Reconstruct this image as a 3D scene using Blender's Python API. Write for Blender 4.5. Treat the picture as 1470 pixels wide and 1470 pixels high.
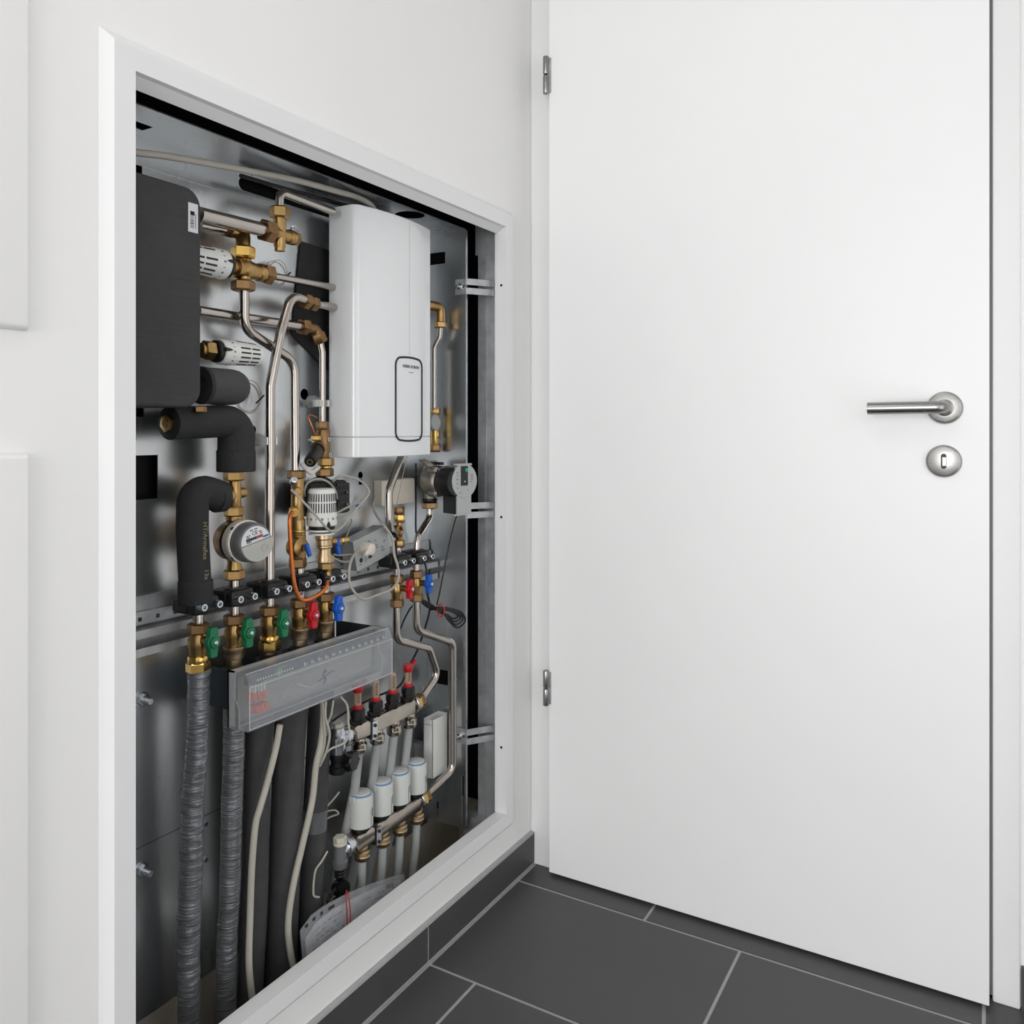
import bpy, bmesh, math, random
from mathutils import Vector, Matrix
random.seed(4)
V = Vector
for o in list(bpy.data.objects): bpy.data.objects.remove(o)
SC = bpy.context.scene
COL = SC.collection

# ------------------------------------------------------------------ camera
# wall_left is the plane X=0 (room at +X), the door wall is the plane Y=0 (room at -Y), floor Z=0
F, YAW, HOR = 1181.0, math.radians(30.3), 619.0        # focal length in pixels of a 1470 px frame
CX, CY, H = 0.925, -1.669, 1.0
SY_, CY_ = math.sin(YAW), math.cos(YAW)
cam = bpy.data.cameras.new('camera'); cam.sensor_fit = 'HORIZONTAL'; cam.sensor_width = 36
cam.lens = 36*F/1470; cam.shift_y = -(735-HOR)/1470; cam.clip_start = .02
camo = bpy.data.objects.new('camera', cam); COL.objects.link(camo)
camo.location = (CX, CY, H); camo.rotation_euler = (math.radians(90), 0, YAW)
SC.camera = camo
SC.view_settings.view_transform = 'Standard'; SC.view_settings.look = 'None'
SC.view_settings.gamma = 1; SC.view_settings.exposure = -0.08; SC.view_settings.use_curve_mapping = False
w = bpy.data.worlds.new('world'); SC.world = w; w.use_nodes = True
w.node_tree.nodes['Background'].inputs[0].default_value = (.85, .92, 1, 1)
w.node_tree.nodes['Background'].inputs[1].default_value = .6
# ------------------------------------------------------------------ lights: rear window, plus added side and ceiling fill lights
def area(name, loc, target, sx, sy, power, col):
    l = bpy.data.lights.new(name, 'AREA'); l.shape = 'RECTANGLE'; l.size = sx; l.size_y = sy
    l.energy = power; l.color = col
    o = bpy.data.objects.new(name, l); COL.objects.link(o); o.location = loc
    o.rotation_euler = (V(target)-V(loc)).to_track_quat('-Z', 'Y').to_euler()
    return o
area('window_daylight', (.95, -4.92, 1.1), (.95, 0, .95), 1.7, 1.9, 77, (1, .995, .985))
area('side_fill_light', (1.97, -1.25, .95), (0, -1.25, .85), 1.3, 1.6, 10.5, (1, .995, .985))  # added fill that evens out the light on the left wall
area('ceiling_fill_light', (.45, -1.5, 2.42), (.45, -1.5, 0), .4, .4, 2.8, (1, .99, .97))  # added fill from above, no lamp is known there

def at(px, py, X):            # point of the plane at depth X in the wall that shows at this spot
    u = (px-735)/F; t = (X-CX)/(-SY_+CY_*u)
    return V((X, CY+t*(CY_+SY_*u), H-(py-HOR)/F*t))
def atY(px, py, Y):
    u = (px-735)/F; t = (Y-CY)/(CY_+SY_*u)
    return V((CX+t*(-SY_+CY_*u), Y, H-(py-HOR)/F*t))
def sz(px, X, n):             # length of n pixels there
    u = (px-735)/F; return n*((X-CX)/(-SY_+CY_*u))/F

# ------------------------------------------------------------------ materials
def lin(c): return c/12.92 if c <= .04045 else ((c+.055)/1.055)**2.4
def rgb(h): return tuple(lin(int(h[i:i+2], 16)/255) for i in (0, 2, 4))
MATS = {}
def mat(name, hexc, rough=.5, metal=0, var=.06, scale=30, bump=0, bscale=80, coat=0, stretch=None, spec=.5, trans=0, alpha=1, emit=0, ior=1.45):
    if name in MATS: return MATS[name]
    m = bpy.data.materials.new(name); m.use_nodes = True; nt = m.node_tree; n = nt.nodes; L = nt.links
    b = n['Principled BSDF']; c = rgb(hexc)
    tc = n.new('ShaderNodeTexCoord'); mp = n.new('ShaderNodeMapping')
    if stretch: mp.inputs['Scale'].default_value = stretch
    L.new(tc.outputs['Object'], mp.inputs[0])
    nz = n.new('ShaderNodeTexNoise'); nz.inputs['Scale'].default_value = scale; nz.inputs['Detail'].default_value = 3
    L.new(mp.outputs[0], nz.inputs['Vector'])
    cr = n.new('ShaderNodeValToRGB')
    cr.color_ramp.elements[0].position = .3; cr.color_ramp.elements[1].position = .7
    cr.color_ramp.elements[0].color = (*[max(0, x*(1-var)) for x in c], 1)
    cr.color_ramp.elements[1].color = (*[min(1, x*(1+var)) for x in c], 1)
    L.new(nz.outputs[0], cr.inputs[0]); L.new(cr.outputs[0], b.inputs['Base Color'])
    mr = n.new('ShaderNodeMapRange'); mr.inputs['To Min'].default_value = max(.02, rough*.85); mr.inputs['To Max'].default_value = min(1, rough*1.15)
    L.new(nz.outputs[0], mr.inputs[0]); L.new(mr.outputs[0], b.inputs['Roughness'])
    b.inputs['Metallic'].default_value = metal; b.inputs['Specular IOR Level'].default_value = spec
    b.inputs['Coat Weight'].default_value = coat; b.inputs['IOR'].default_value = ior
    b.inputs['Transmission Weight'].default_value = trans; b.inputs['Alpha'].default_value = alpha
    if bump:
        n2 = n.new('ShaderNodeTexNoise'); n2.inputs['Scale'].default_value = bscale; n2.inputs['Detail'].default_value = 4
        L.new(mp.outputs[0], n2.inputs['Vector'])
        bp = n.new('ShaderNodeBump'); bp.inputs['Strength'].default_value = bump; bp.inputs['Distance'].default_value = .002
        L.new(n2.outputs[0], bp.inputs['Height']); L.new(bp.outputs[0], b.inputs['Normal'])
    MATS[name] = m; return m
M = {}
def defm(k, *a, **kw): M[k] = mat(k, *a, **kw)
defm('wall_paint', 'eae9e8', .7, var=.008, scale=4, bump=.03, bscale=220)
defm('ceiling_paint', 'eeeeee', .8, var=.01)
defm('frame_white', 'e2e2e2', .45, var=.01, scale=8)
defm('door_white', 'ececec', .38, var=.006, scale=5)
defm('tile', '474747', .42, var=.07, scale=5, bump=.06, bscale=40)
defm('grout', 'a3a3a3', .9, var=.05, scale=60)
defm('caulk', 'a0a0a0', .8, var=.05)
defm('recess_shade', '0e0e0e', .9, var=.2, scale=20)  # unlit depth of the recess, put in as black colour
defm('plaster_raw', 'aea699', .9, var=.12, scale=12, bump=.3, bscale=60)
defm('stainless', '979694', .27, 1, var=.05, scale=14, stretch=(1, 1, 1))
defm('pipe_steel', 'b3aca5', .19, 1, var=.04, scale=22)
defm('sheet', 'cccfd1', .28, 1, var=.05, scale=9, bump=.015, bscale=30, stretch=(1, 1, .25))
defm('sheet_dark', '4c555b', .45, .85, var=.06, scale=12)
defm('galv', 'b7b9bb', .42, .75, var=.14, scale=40)
defm('zinc', 'cdd2d8', .22, 1, var=.05)
defm('brass', 'a98a5a', .32, 1, var=.14, scale=70, bump=.05, bscale=300)
defm('bronze', '8a6d4c', .36, 1, var=.16, scale=60, bump=.05, bscale=300)
defm('brass_bright', 'd2ad62', .2, 1, var=.08, scale=60)
defm('brass_pale', 'bda685', .36, 1, var=.1, scale=60)
defm('nickel', 'b3aba1', .16, 1, var=.1, scale=40)
defm('cast', '8f8a82', .45, .9, var=.12, scale=60, bump=.12, bscale=200)
defm('foam', '323232', .85, var=.12, scale=60, bump=.25, bscale=150, spec=.3)
defm('foam_hose', '484848', .8, var=.1, scale=50, bump=.2, bscale=150, spec=.3)
defm('foam_pale', '474747', .8, var=.1, scale=40, bump=.25, bscale=140, spec=.3)
defm('black', '141414', .42, var=.2, scale=40)
defm('black_gloss', '101010', .2, var=.2, scale=40)
defm('white_plastic', 'dcdcd8', .35, var=.02)
defm('grey_plastic', 'a7a9a9', .4, var=.03)
defm('offwhite', 'c9c4b6', .45, var=.03)
defm('cream', 'd8d0c2', .4, var=.04)
defm('heater_white', 'e4e6e7', .16, var=.006, coat=.4)
defm('heater_side', 'c9cbcc', .35, var=.01)
defm('green', '0c6a43', .4, var=.05)
defm('red', 'b3141f', .38, var=.05)
defm('blue', '1655b4', .38, var=.05)
defm('orange', 'd8622e', .45, var=.05)
defm('copper', 'd5773b', .33, .75, var=.08)
defm('cable_grey', 'a5a197', .55, var=.05)
defm('cable_light', 'b5b1a5', .55, var=.05)
defm('cable_black', '17171a', .45, var=.1)
defm('pex', '9fa2a0', .35, var=.03)
defm('paper', 'd4d4d6', .8, var=.03)
defm('ink', '2a2a2c', .7, var=.1)
defm('ink_pale', '77777a', .7, var=.1)
defm('tan_print', '8d8468', .7, var=.1)
defm('blueprint', '2d5f9a', .6)
defm('led_green', '4c9a4f', .5)
defm('teal', '1aa184', .4)
defm('meter_grey', 'aaa9a4', .4, var=.03)
defm('actuator', 'c6c8c4', .4, var=.02)
defm('pale_blue', '5b87b5', .4)
defm('rubber', '1b1b1b', .6, var=.1)
defm('tie_red', 'a0302c', .45)
defm('tape', '6d7072', .4, .3, var=.1)
def mat_glass(name, hexc, fac, rough):
    m = bpy.data.materials.new(name); m.use_nodes = True; nt = m.node_tree; n = nt.nodes; L = nt.links
    b = n['Principled BSDF']; b.inputs['Base Color'].default_value = (*rgb(hexc), 1); b.inputs['Roughness'].default_value = rough
    nz = n.new('ShaderNodeTexNoise'); nz.inputs['Scale'].default_value = 18; nz.inputs['Detail'].default_value = 4
    mr = n.new('ShaderNodeMapRange'); mr.inputs['To Min'].default_value = fac-.14; mr.inputs['To Max'].default_value = fac+.14
    L.new(nz.outputs[0], mr.inputs[0])
    tr = n.new('ShaderNodeBsdfTransparent'); mx = n.new('ShaderNodeMixShader')
    L.new(mr.outputs[0], mx.inputs[0]); L.new(tr.outputs[0], mx.inputs[1]); L.new(b.outputs[0], mx.inputs[2])
    L.new(mx.outputs[0], n['Material Output'].inputs[0]); M[name] = m
mat_glass('clear_cover', 'a9adb2', .42, .22)
mat_glass('clear_tube', 'cdb49a', .5, .12)
mat_glass('clear_sleeve', 'b9bbc0', .3, .2)
mat_glass('clear_clip', 'd5d8d8', .6, .3)
def foil():
    m = mat('foil', '7f8185', .3, .55, var=.2, scale=30)
    nt = m.node_tree; n = nt.nodes; L = nt.links
    tc = n.new('ShaderNodeTexCoord'); mp = n.new('ShaderNodeMapping'); mp.inputs['Scale'].default_value = (14, 14, 90)
    nz = n.new('ShaderNodeTexNoise'); nz.inputs['Scale'].default_value = 1.6; nz.inputs['Detail'].default_value = 4; nz.inputs['Distortion'].default_value = .6
    bp = n.new('ShaderNodeBump'); bp.inputs['Strength'].default_value = .7; bp.inputs['Distance'].default_value = .005
    L.new(tc.outputs['Object'], mp.inputs[0]); L.new(mp.outputs[0], nz.inputs['Vector']); L.new(nz.outputs[0], bp.inputs['Height'])
    L.new(bp.outputs[0], n['Principled BSDF'].inputs['Normal']); M['foil'] = m
foil()
def foam_grain():
    m = mat('foam_block', '3e3e3e', .8, var=.12, scale=30, spec=.35)
    nt = m.node_tree; n = nt.nodes; L = nt.links
    tc = n.new('ShaderNodeTexCoord'); mp = n.new('ShaderNodeMapping'); mp.inputs['Scale'].default_value = (8, 10, 110)
    nz = n.new('ShaderNodeTexNoise'); nz.inputs['Scale'].default_value = 1.5; nz.inputs['Detail'].default_value = 3
    bp = n.new('ShaderNodeBump'); bp.inputs['Strength'].default_value = .35; bp.inputs['Distance'].default_value = .004
    L.new(tc.outputs['Object'], mp.inputs[0]); L.new(mp.outputs[0], nz.inputs['Vector']); L.new(nz.outputs[0], bp.inputs['Height'])
    L.new(bp.outputs[0], n['Principled BSDF'].inputs['Normal']); M['foam_block'] = m
foam_grain()

# ------------------------------------------------------------------ mesh building
ORG = {}
def frame_of(ax):
    ax = V(ax).normalized(); h = V((0, 0, 1)) if abs(ax.z) < .9 else V((1, 0, 0))
    a = ax.cross(h).normalized(); b = ax.cross(a).normalized(); return a, b, ax
def spline(pts, sub=7):
    pts = [V(p) for p in pts]; out = []
    q = [pts[0]*2-pts[1]]+pts+[pts[-1]*2-pts[-2]]
    for i in range(1, len(q)-2):
        p0, p1, p2, p3 = q[i-1:i+3]
        for k in range(sub):
            t = k/sub
            out.append(.5*((2*p1)+(p2-p0)*t+(2*p0-5*p1+4*p2-p3)*t*t+(3*p1-p0-3*p2+p3)*t**3))
    out.append(pts[-1]); return out
def fillet(pts, r, seg=7):
    pts = [V(p) for p in pts]; out = [pts[0]]
    for i in range(1, len(pts)-1):
        a, b, c = pts[i-1:i+2]; d1 = (a-b).normalized(); d2 = (c-b).normalized()
        ang = d1.angle(d2)
        if ang > math.pi-.03: out.append(b); continue
        rr = r[i] if isinstance(r, (list, tuple)) else r
        tl = min(rr/math.tan(ang/2), .48*(a-b).length, .48*(c-b).length)
        R = tl*math.tan(ang/2); ctr = b+(d1+d2).normalized()*(R/math.sin(ang/2))
        s = b+d1*tl-ctr; e = b+d2*tl-ctr
        for k in range(seg+1):
            w = s.angle(e) if s.length > 1e-7 else 0; f = k/seg
            out.append(ctr+(s*math.sin((1-f)*w)+e*math.sin(f*w))/math.sin(w) if w > 1e-4 else b)
    out.append(pts[-1]); return out
class MB:
    def __init__(s): s.v = []; s.f = []
    def add(s, v, f):
        o = len(s.v); s.v += [V(p) for p in v]; s.f += [tuple(i+o for i in q) for q in f]; return s
    def box(s, a, b):
        x0, y0, z0 = [min(a[i], b[i]) for i in range(3)]; x1, y1, z1 = [max(a[i], b[i]) for i in range(3)]
        return s.add([(x0,y0,z0),(x1,y0,z0),(x1,y1,z0),(x0,y1,z0),(x0,y0,z1),(x1,y0,z1),(x1,y1,z1),(x0,y1,z1)],
                     [(0,3,2,1),(4,5,6,7),(0,1,5,4),(1,2,6,5),(2,3,7,6),(3,0,4,7)])
    def obox(s, c, ax, ay, az, sx, sy, s_z):        # box with its own axes
        c = V(c); ax, ay, az = V(ax)*sx/2, V(ay)*sy/2, V(az)*s_z/2; q = []
        for k in (-1, 1):
            for i, j in ((-1,-1),(1,-1),(1,1),(-1,1)): q.append(c+ax*i+ay*j+az*k)
        return s.add(q, [(0,3,2,1),(4,5,6,7),(0,1,5,4),(1,2,6,5),(2,3,7,6),(3,0,4,7)])
    def prism(s, poly, ext):                        # polygon of 3D points pushed along ext
        poly = [V(p) for p in poly]; n = len(poly); e = V(ext)
        return s.add(poly+[p+e for p in poly], [tuple(range(n))[::-1], tuple(range(n, 2*n))]+[(i, (i+1) % n, n+(i+1) % n, n+i) for i in range(n)])
    def lathe(s, p0, ax, prof, n=20, ph=0, closed=True):   # prof: (distance along the axis, radius)
        p0 = V(p0); a, b, c = frame_of(ax); q = []; f = []
        for d, r in prof:
            for k in range(n):
                t = 2*math.pi*k/n+ph; q.append(p0+c*d+(a*math.cos(t)+b*math.sin(t))*r)
        m = len(prof)
        for i in range(m-1):
            for k in range(n):
                f.append((i*n+k, i*n+(k+1) % n, (i+1)*n+(k+1) % n, (i+1)*n+k))
        if closed: f += [tuple(range(n))[::-1], tuple(range((m-1)*n, m*n))]
        return s.add(q, f)
    def cyl(s, p0, p1, r, r1=None, n=18):
        d = V(p1)-V(p0); return s.lathe(p0, d, [(0, r), (d.length, r if r1 is None else r1)], n)
    def rcyl(s, p0, p1, r, e=.002, n=20):
        d = V(p1)-V(p0); h = d.length; return s.lathe(p0, d, [(0, r-e), (e*.4, r-e*.3), (e, r), (h-e, r), (h-e*.4, r-e*.3), (h, r-e)], n)
    def hex(s, p0, p1, r, ph=.3, n=6):
        d = V(p1)-V(p0); h = d.length; return s.lathe(p0, d, [(0, r*.86), (h*.14, r), (h*.86, r), (h, r*.86)], n, ph)
    def ring(s, p0, p1, r, ri, n=24):
        d = V(p1)-V(p0); h = d.length; return s.lathe(p0, d, [(0, ri), (0, r), (h, r), (h, ri), (0, ri)], n, closed=False)
    def sweep(s, path, r, n=12, caps=True, rf=None):
        path = [V(p) for p in path]; q = []; f = []; m = len(path)
        tg = [(path[min(i+1, m-1)]-path[max(i-1, 0)]).normalized() for i in range(m)]
        a = frame_of(tg[0])[0]; L = 0
        for i in range(m):
            if i: L += (path[i]-path[i-1]).length
            a = (a-tg[i]*a.dot(tg[i])).normalized(); b = tg[i].cross(a)
            for k in range(n):
                t = 2*math.pi*k/n; rr = (r[i] if isinstance(r, list) else r)
                if rf: rr *= rf(L, t)
                q.append(path[i]+(a*math.cos(t)+b*math.sin(t))*rr)
        for i in range(m-1):
            for k in range(n): f.append((i*n+k, i*n+(k+1) % n, (i+1)*n+(k+1) % n, (i+1)*n+k))
        if caps: f += [tuple(range(n))[::-1], tuple(range((m-1)*n, m*n))]
        return s.add(q, f)
    def sphere(s, c, r, n=14):
        return s.lathe(V(c)-V((0, 0, r)), (0, 0, 1), [(r-r*math.cos(math.pi*k/8), max(1e-4, r*math.sin(math.pi*k/8))) for k in range(9)], n)
    def build(s, name, m, parent=None, bevel=0, segs=2, smooth=35, raw=False):
        me = bpy.data.meshes.new(name)
        if parent is None:
            xs = [p.x for p in s.v]; ys = [p.y for p in s.v]; zs = [p.z for p in s.v]
            org = V(((min(xs)+max(xs))/2, (min(ys)+max(ys))/2, min(zs)))
        else: org = ORG[parent.name]
        me.from_pydata([p-org for p in s.v], [], s.f)
        bm = bmesh.new(); bm.from_mesh(me)
        bmesh.ops.recalc_face_normals(bm, faces=bm.faces)
        if bevel:
            ed = [e for e in bm.edges if len(e.link_faces) == 2 and e.calc_face_angle(0) > .5]
            bmesh.ops.bevel(bm, geom=ed, offset=bevel, segments=segs, profile=.5, affect='EDGES', clamp_overlap=True)
        bm.to_mesh(me); bm.free()
        for p in me.polygons: p.use_smooth = True
        me.set_sharp_from_angle(angle=math.radians(min(smooth, 20) if bevel else smooth))
        me.materials.append(M[m] if isinstance(m, str) else m)
        o = bpy.data.objects.new(name, me); COL.objects.link(o)
        if parent is None: o.location = org
        else: o.parent = parent
        ORG[o.name] = org
        return o
def tag(o, label, cat, group=None, kind=None):
    o['label'] = label; o['category'] = cat
    if group: o['group'] = group
    if kind: o['kind'] = kind
    return o
def thing(name, label, cat, loc, group=None, kind=None):
    o = bpy.data.objects.new(name, None); COL.objects.link(o); o.location = loc; o.empty_display_size = .02
    ORG[o.name] = V(loc); return tag(o, label, cat, group, kind)
def text(name, s, size, m, parent, org, right, up, ext=.0002, align='CENTER', bold=0):
    cu = bpy.data.curves.new(name, 'FONT'); cu.body = s; cu.size = size; cu.extrude = ext; cu.align_x = align; cu.align_y = 'CENTER'; cu.resolution_u = 2; cu.offset = bold
    ob = bpy.data.objects.new('tmp', cu); COL.objects.link(ob)
    dg = bpy.context.evaluated_depsgraph_get(); me = bpy.data.meshes.new_from_object(ob.evaluated_get(dg))
    bpy.data.objects.remove(ob)
    r = V(right).normalized(); u = V(up).normalized(); nn = r.cross(u)
    off = V(org)-ORG[parent.name]
    for v in me.vertices:
        c = v.co.copy(); v.co = off+r*c.x+u*c.y+nn*c.z
    me.materials.clear(); me.materials.append(M[m]); me.name = name
    o = bpy.data.objects.new(name, me); COL.objects.link(o); o.parent = parent; ORG[o.name] = ORG[parent.name]
    return o
def cut(o, cutters):                                 # real holes
    mb = MB()
    for c in cutters: mb.add(c.v, c.f)
    me = bpy.data.meshes.new('c'); me.from_pydata([p-ORG[o.name] for p in mb.v], [], mb.f)
    bm = bmesh.new(); bm.from_mesh(me); bmesh.ops.recalc_face_normals(bm, faces=bm.faces); bm.to_mesh(me); bm.free()
    c = bpy.data.objects.new('c', me); COL.objects.link(c)
    if o.parent: c.parent = o.parent
    md = o.modifiers.new('b', 'BOOLEAN'); md.object = c; md.operation = 'DIFFERENCE'; md.solver = 'EXACT'
    bpy.context.view_layer.update()
    dg = bpy.context.evaluated_depsgraph_get(); new = bpy.data.meshes.new_from_object(o.evaluated_get(dg))
    o.modifiers.clear(); old = o.data; o.data = new; new.name = o.name
    bpy.data.objects.remove(c)
    for p in new.polygons: p.use_smooth = False
    return o
def holed(x0, x1, ys, zs, hole, axis='x'):           # slab with a rectangular opening
    mb = MB(); vs = []; fs = []
    (y0, y1), (z0, z1) = ys, zs; hy0, hy1, hz0, hz1 = hole
    def P(d, y, z): return (d, y, z) if axis == 'x' else (y, d, z)
    o = [(y0,z0),(y1,z0),(y1,z1),(y0,z1)]; i = [(hy0,hz0),(hy1,hz0),(hy1,hz1),(hy0,hz1)]
    for d in (x0, x1):
        vs += [P(d, *p) for p in o]+[P(d, *p) for p in i]
    for b in (0, 8):
        for k in range(4): fs.append((b+k, b+(k+1) % 4, b+4+(k+1) % 4, b+4+k))
    for k in range(4):
        fs.append((k, (k+1) % 4, 8+(k+1) % 4, 8+k)); fs.append((4+k, 4+(k+1) % 4, 12+(k+1) % 4, 12+k))
    return mb.add(vs, fs)

# ------------------------------------------------------------------ the room
R = lambda y: y+CY                                   # distance in front of the camera along the wall -> world Y
OY0, OY1, OZ0, OZ1 = R(.6423), R(1.5385), .1665, 1.4448      # clear opening of the access frame
wl = holed(-.02, 0, (-5.0, .14), (0, 2.5), (OY0-.012, OY1+.004, OZ0-.004, OZ1+.012)).build('wall_left', 'wall_paint', smooth=10)
tag(wl, 'white painted wall with the open technical cabinet', 'wall', kind='structure')
wb = holed(.012, .13, (-.02, 2.0), (0, 2.5), (.0, .966, -.0, 2.06), 'y').build('wall_back', 'wall_paint', smooth=10)
tag(wb, 'white wall around the door', 'wall', kind='structure')
wr = holed(2.0, 2.1, (-5.0, .14), (0, 2.5), (-2.0, -.6, .1, 2.1)).build('wall_right', 'wall_paint', smooth=10)
tag(wr, 'white wall with an added opening for the side fill light', 'wall', kind='structure')
w2 = thing('added_window', 'added white window frame around the side fill light, out of view', 'window', (2.05, -1.3, .1), kind='structure')  # unseen window added to carry the side fill light
MB().box((2.02, -2.0, .1), (2.09, -1.94, 2.1)).box((2.02, -.66, .1), (2.09, -.6, 2.1)).box((2.02, -1.94, .1), (2.09, -.66, .16)).box((2.02, -1.94, 2.04), (2.09, -.66, 2.1)).build('window_frame', 'frame_white', w2)
rw = holed(-5.1, -5.0, (-.02, 2.1), (0, 2.5), (.05, 1.85, .1, 2.3), 'y').build('wall_rear', 'wall_paint', smooth=10)
tag(rw, 'white wall with a window behind the camera', 'wall', kind='structure')
wi = thing('window_1', 'white framed window behind the camera', 'window', (.95, -5.05, .1), kind='structure')
fr = MB().box((.05, -5.09, .1), (.11, -5.02, 2.3)).box((1.79, -5.09, .1), (1.85, -5.02, 2.3)).box((.11, -5.09, .1), (1.79, -5.02, .16)).box((.11, -5.09, 2.24), (1.79, -5.02, 2.3))
fr.build('window_frame', 'frame_white', wi)
tag(MB().box((-.02, -5.1, 2.5), (2.1, .14, 2.56)).build('ceiling', 'ceiling_paint'), 'white ceiling', 'ceiling', kind='structure')
# cavity behind the wall: upper part painted black for shade, raw plaster below
rc = MB().box((-.215, R(.5), .118), (-.195, R(1.68), 1.62)).box((-.195, R(.5), .118), (-.02, R(.52), 1.62)).box((-.195, R(1.66), .118), (-.02, R(1.68), 1.62)).box((-.195, R(.52), 1.6), (-.02, R(1.66), 1.62))
tag(rc.build('wall_recess', 'recess_shade'), 'recess behind the steel cabinet, painted black for its shade', 'wall recess', kind='structure')
rb = MB().box((-.215, R(.5), -.02), (-.195, R(1.68), .118)).box((-.195, R(.5), -.02), (-.02, R(.52), .118)).box((-.195, R(1.66), -.02), (-.02, R(1.68), .118)).box((-.195, R(.52), -.02), (-.02, R(1.66), .0))
tag(rb.build('wall_base', 'plaster_raw'), 'raw beige plaster base visible below the steel cabinet', 'wall base', kind='structure')

# floor: grout bed and single tiles
fl = MB().box((0, -5.0, -.02), (2.0, .14, -.0015)).build('floor', 'grout')
tag(fl, 'dark grey tiled floor with pale joints', 'floor', kind='structure')
J = .0031
tmesh = {}
def tile(x0, x1, y0, y1):
    x0 = max(x0, .012); x1 = min(x1, 1.999); y0 = max(y0, -4.999); y1 = min(y1, .13)
    if x1-x0 < .02 or y1-y0 < .02: return
    key = (round(x1-x0, 4), round(y1-y0, 4))
    if key not in tmesh:
        a, b = (x1-x0)/2-J, (y1-y0)/2-J
        me = bpy.data.meshes.new('tile'); bm = bmesh.new()
        bmesh.ops.create_cube(bm, size=1); bmesh.ops.scale(bm, vec=(2*a, 2*b, .01), verts=bm.verts)
        bmesh.ops.bevel(bm, geom=[e for e in bm.edges if e.verts[0].co.z > 0 and e.verts[1].co.z > 0], offset=.0008, segments=1, affect='EDGES')
        bm.to_mesh(me); bm.free(); me.materials.append(M['tile']); tmesh[key] = me
    o = bpy.data.objects.new('tile', tmesh[key]); COL.objects.link(o); o.parent = fl
    o.location = V(((x0+x1)/2, (y0+y1)/2, -.005))-ORG[fl.name]; ORG[o.name] = V((0, 0, 0))
rows = [(.254, -.080)]+[(-.080-.334*k, -.414-.334*k) for k in range(15)]
offs = [.309, .505, .115]
for i, (ya, yb) in enumerate(rows):
    x = offs[i % 3]-.603*2
    while x < 2.0: tile(x, x+.603, yb, ya); x += .603
# skirting
bb = MB().box((0, -5.0, .0), (.0095, -.0005, .074)).build('baseboard_left', 'grout')
tag(bb, 'dark grey tile skirting along the white cabinet wall', 'skirting', kind='structure')
y = -.001
for yb in (-.415, -1.018, -1.621, -2.224, -2.827, -3.43, -4.033, -4.636, -4.999):
    MB().box((.001, yb+.0022, .005), (.0108, y-.0015, .0715)).build('tile', 'tile', bb, bevel=.0006, segs=1); y = yb
MB().prism([(0, 0, .0715), (.0105, 0, .0712), (.0105, 0, .0722), (0, 0, .0752)], (0, -4.99, 0)).build('caulk_joint', 'caulk', bb)
b2 = MB().box((.968, .0, .0), (2.0, .012, .072)).build('baseboard_back', 'tile')
tag(b2, 'dark skirting right of the door frame', 'skirting', kind='structure')

# access frame around the cabinet
af = thing('trim_1', 'white chamfered access frame around the open cabinet', 'access frame', (0, (OY0+OY1)/2, OZ0-.04), kind='structure')
W, C, FX = .0285, .0130, .012                        # face width, chamfer, projection
def fbar(corner, name='frame_bar', back=-.012):
    # corner: the four frame corners as (inner y,z) and outward directions
    (ya, za, oya, oza), (yb, zb, oyb, ozb) = corner
    top = za == OZ1 and zb == OZ1
    def sec(y, z, oy, oz): return [(back, y, z-(.0125 if top else 0)), (FX-.008, y, z-(.0015 if top else 0)), (FX, y, z), (FX, y+oy*W, z+oz*W), (.0002, y+oy*(W+C), z+oz*(W+C)), (back, y+oy*(.011 if oy < 0 else .003), z+oz*(.011 if oz > 0 else .003))]
    a, b = sec(ya, za, oya, oza), sec(yb, zb, oyb, ozb)
    mb = MB(); n = 6
    mb.add(a+b, [tuple(range(n)), tuple(range(n, 2*n))]+[(i, (i+1) % n, n+(i+1) % n, n+i) for i in range(n)])
    return mb.build(name, 'frame_white', af, smooth=10)
c00, c10, c11, c01 = (OY0, OZ0, -1, -1), (OY1, OZ0, 1, -1), (OY1, OZ1, 1, 1), (OY0, OZ1, -1, 1)
fbar((c00, c01)); fbar((c01, c11)); fbar((c11, c10)); fbar((c10, c00))
MB().box((-.0165, OY1-.0005, OZ0), (-.006, OY1+.004, OZ1)).build('inner_lip', 'frame_white', af)
for py in (410, 742, 1072):
    p = at(721, py, -.001); p.y = OY1
    MB().cyl(p+V((0, .004, 0)), p+V((0, -.0006, 0)), .0028, n=12).build('screw_hole', 'black', af)

# door frame and door
df = thing('trim_2', 'white door frame at the corner of the room', 'door frame', (.48, .05, 0), kind='structure')
MB().box((.0002, 0, 0), (.07, .1, 2.02)).build('jamb', 'frame_white', df, bevel=.0015)
MB().box((.9245, 0, 0), (.9665, .1, 2.02)).build('jamb', 'frame_white', df, bevel=.003)
MB().box((.90, .02, 0), (.9245, .1, 2.02)).build('door_stop', 'grey_plastic', df)
MB().box((.0002, 0, 2.02), (.9665, .1, 2.075)).build('head', 'frame_white', df, bevel=.0015)
do = thing('door_1', 'plain white flush door with steel lever handle', 'door', (.49, 0, .007), kind='structure')
leaf = MB().box((.062, -.027, .007), (.920, .013, 2.012)).build('leaf', 'door_white', do, bevel=.0012)
DY = -.027
for px, y0, y1 in ((779.5, 82, 136), (783.5, 962, 1013)):
    a, b = atY(px, y1, -.033), atY(px, y0, -.033); a.x = b.x = .0575
    hg = MB().rcyl(a, a+(b-a)*.49, .0068).build('hinge', 'stainless', do)
    MB().rcyl(a+(b-a)*.51, b, .0068).build('hinge_barrel', 'stainless', hg)
    MB().box((.0625, DY-.0035, a.z+.004), (.068, DY, b.z-.004)).build('hinge_plate', 'galv', hg)
hc = atY(1356.5, 585.5, DY)
n_ = V((0, -1, 0))
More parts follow.
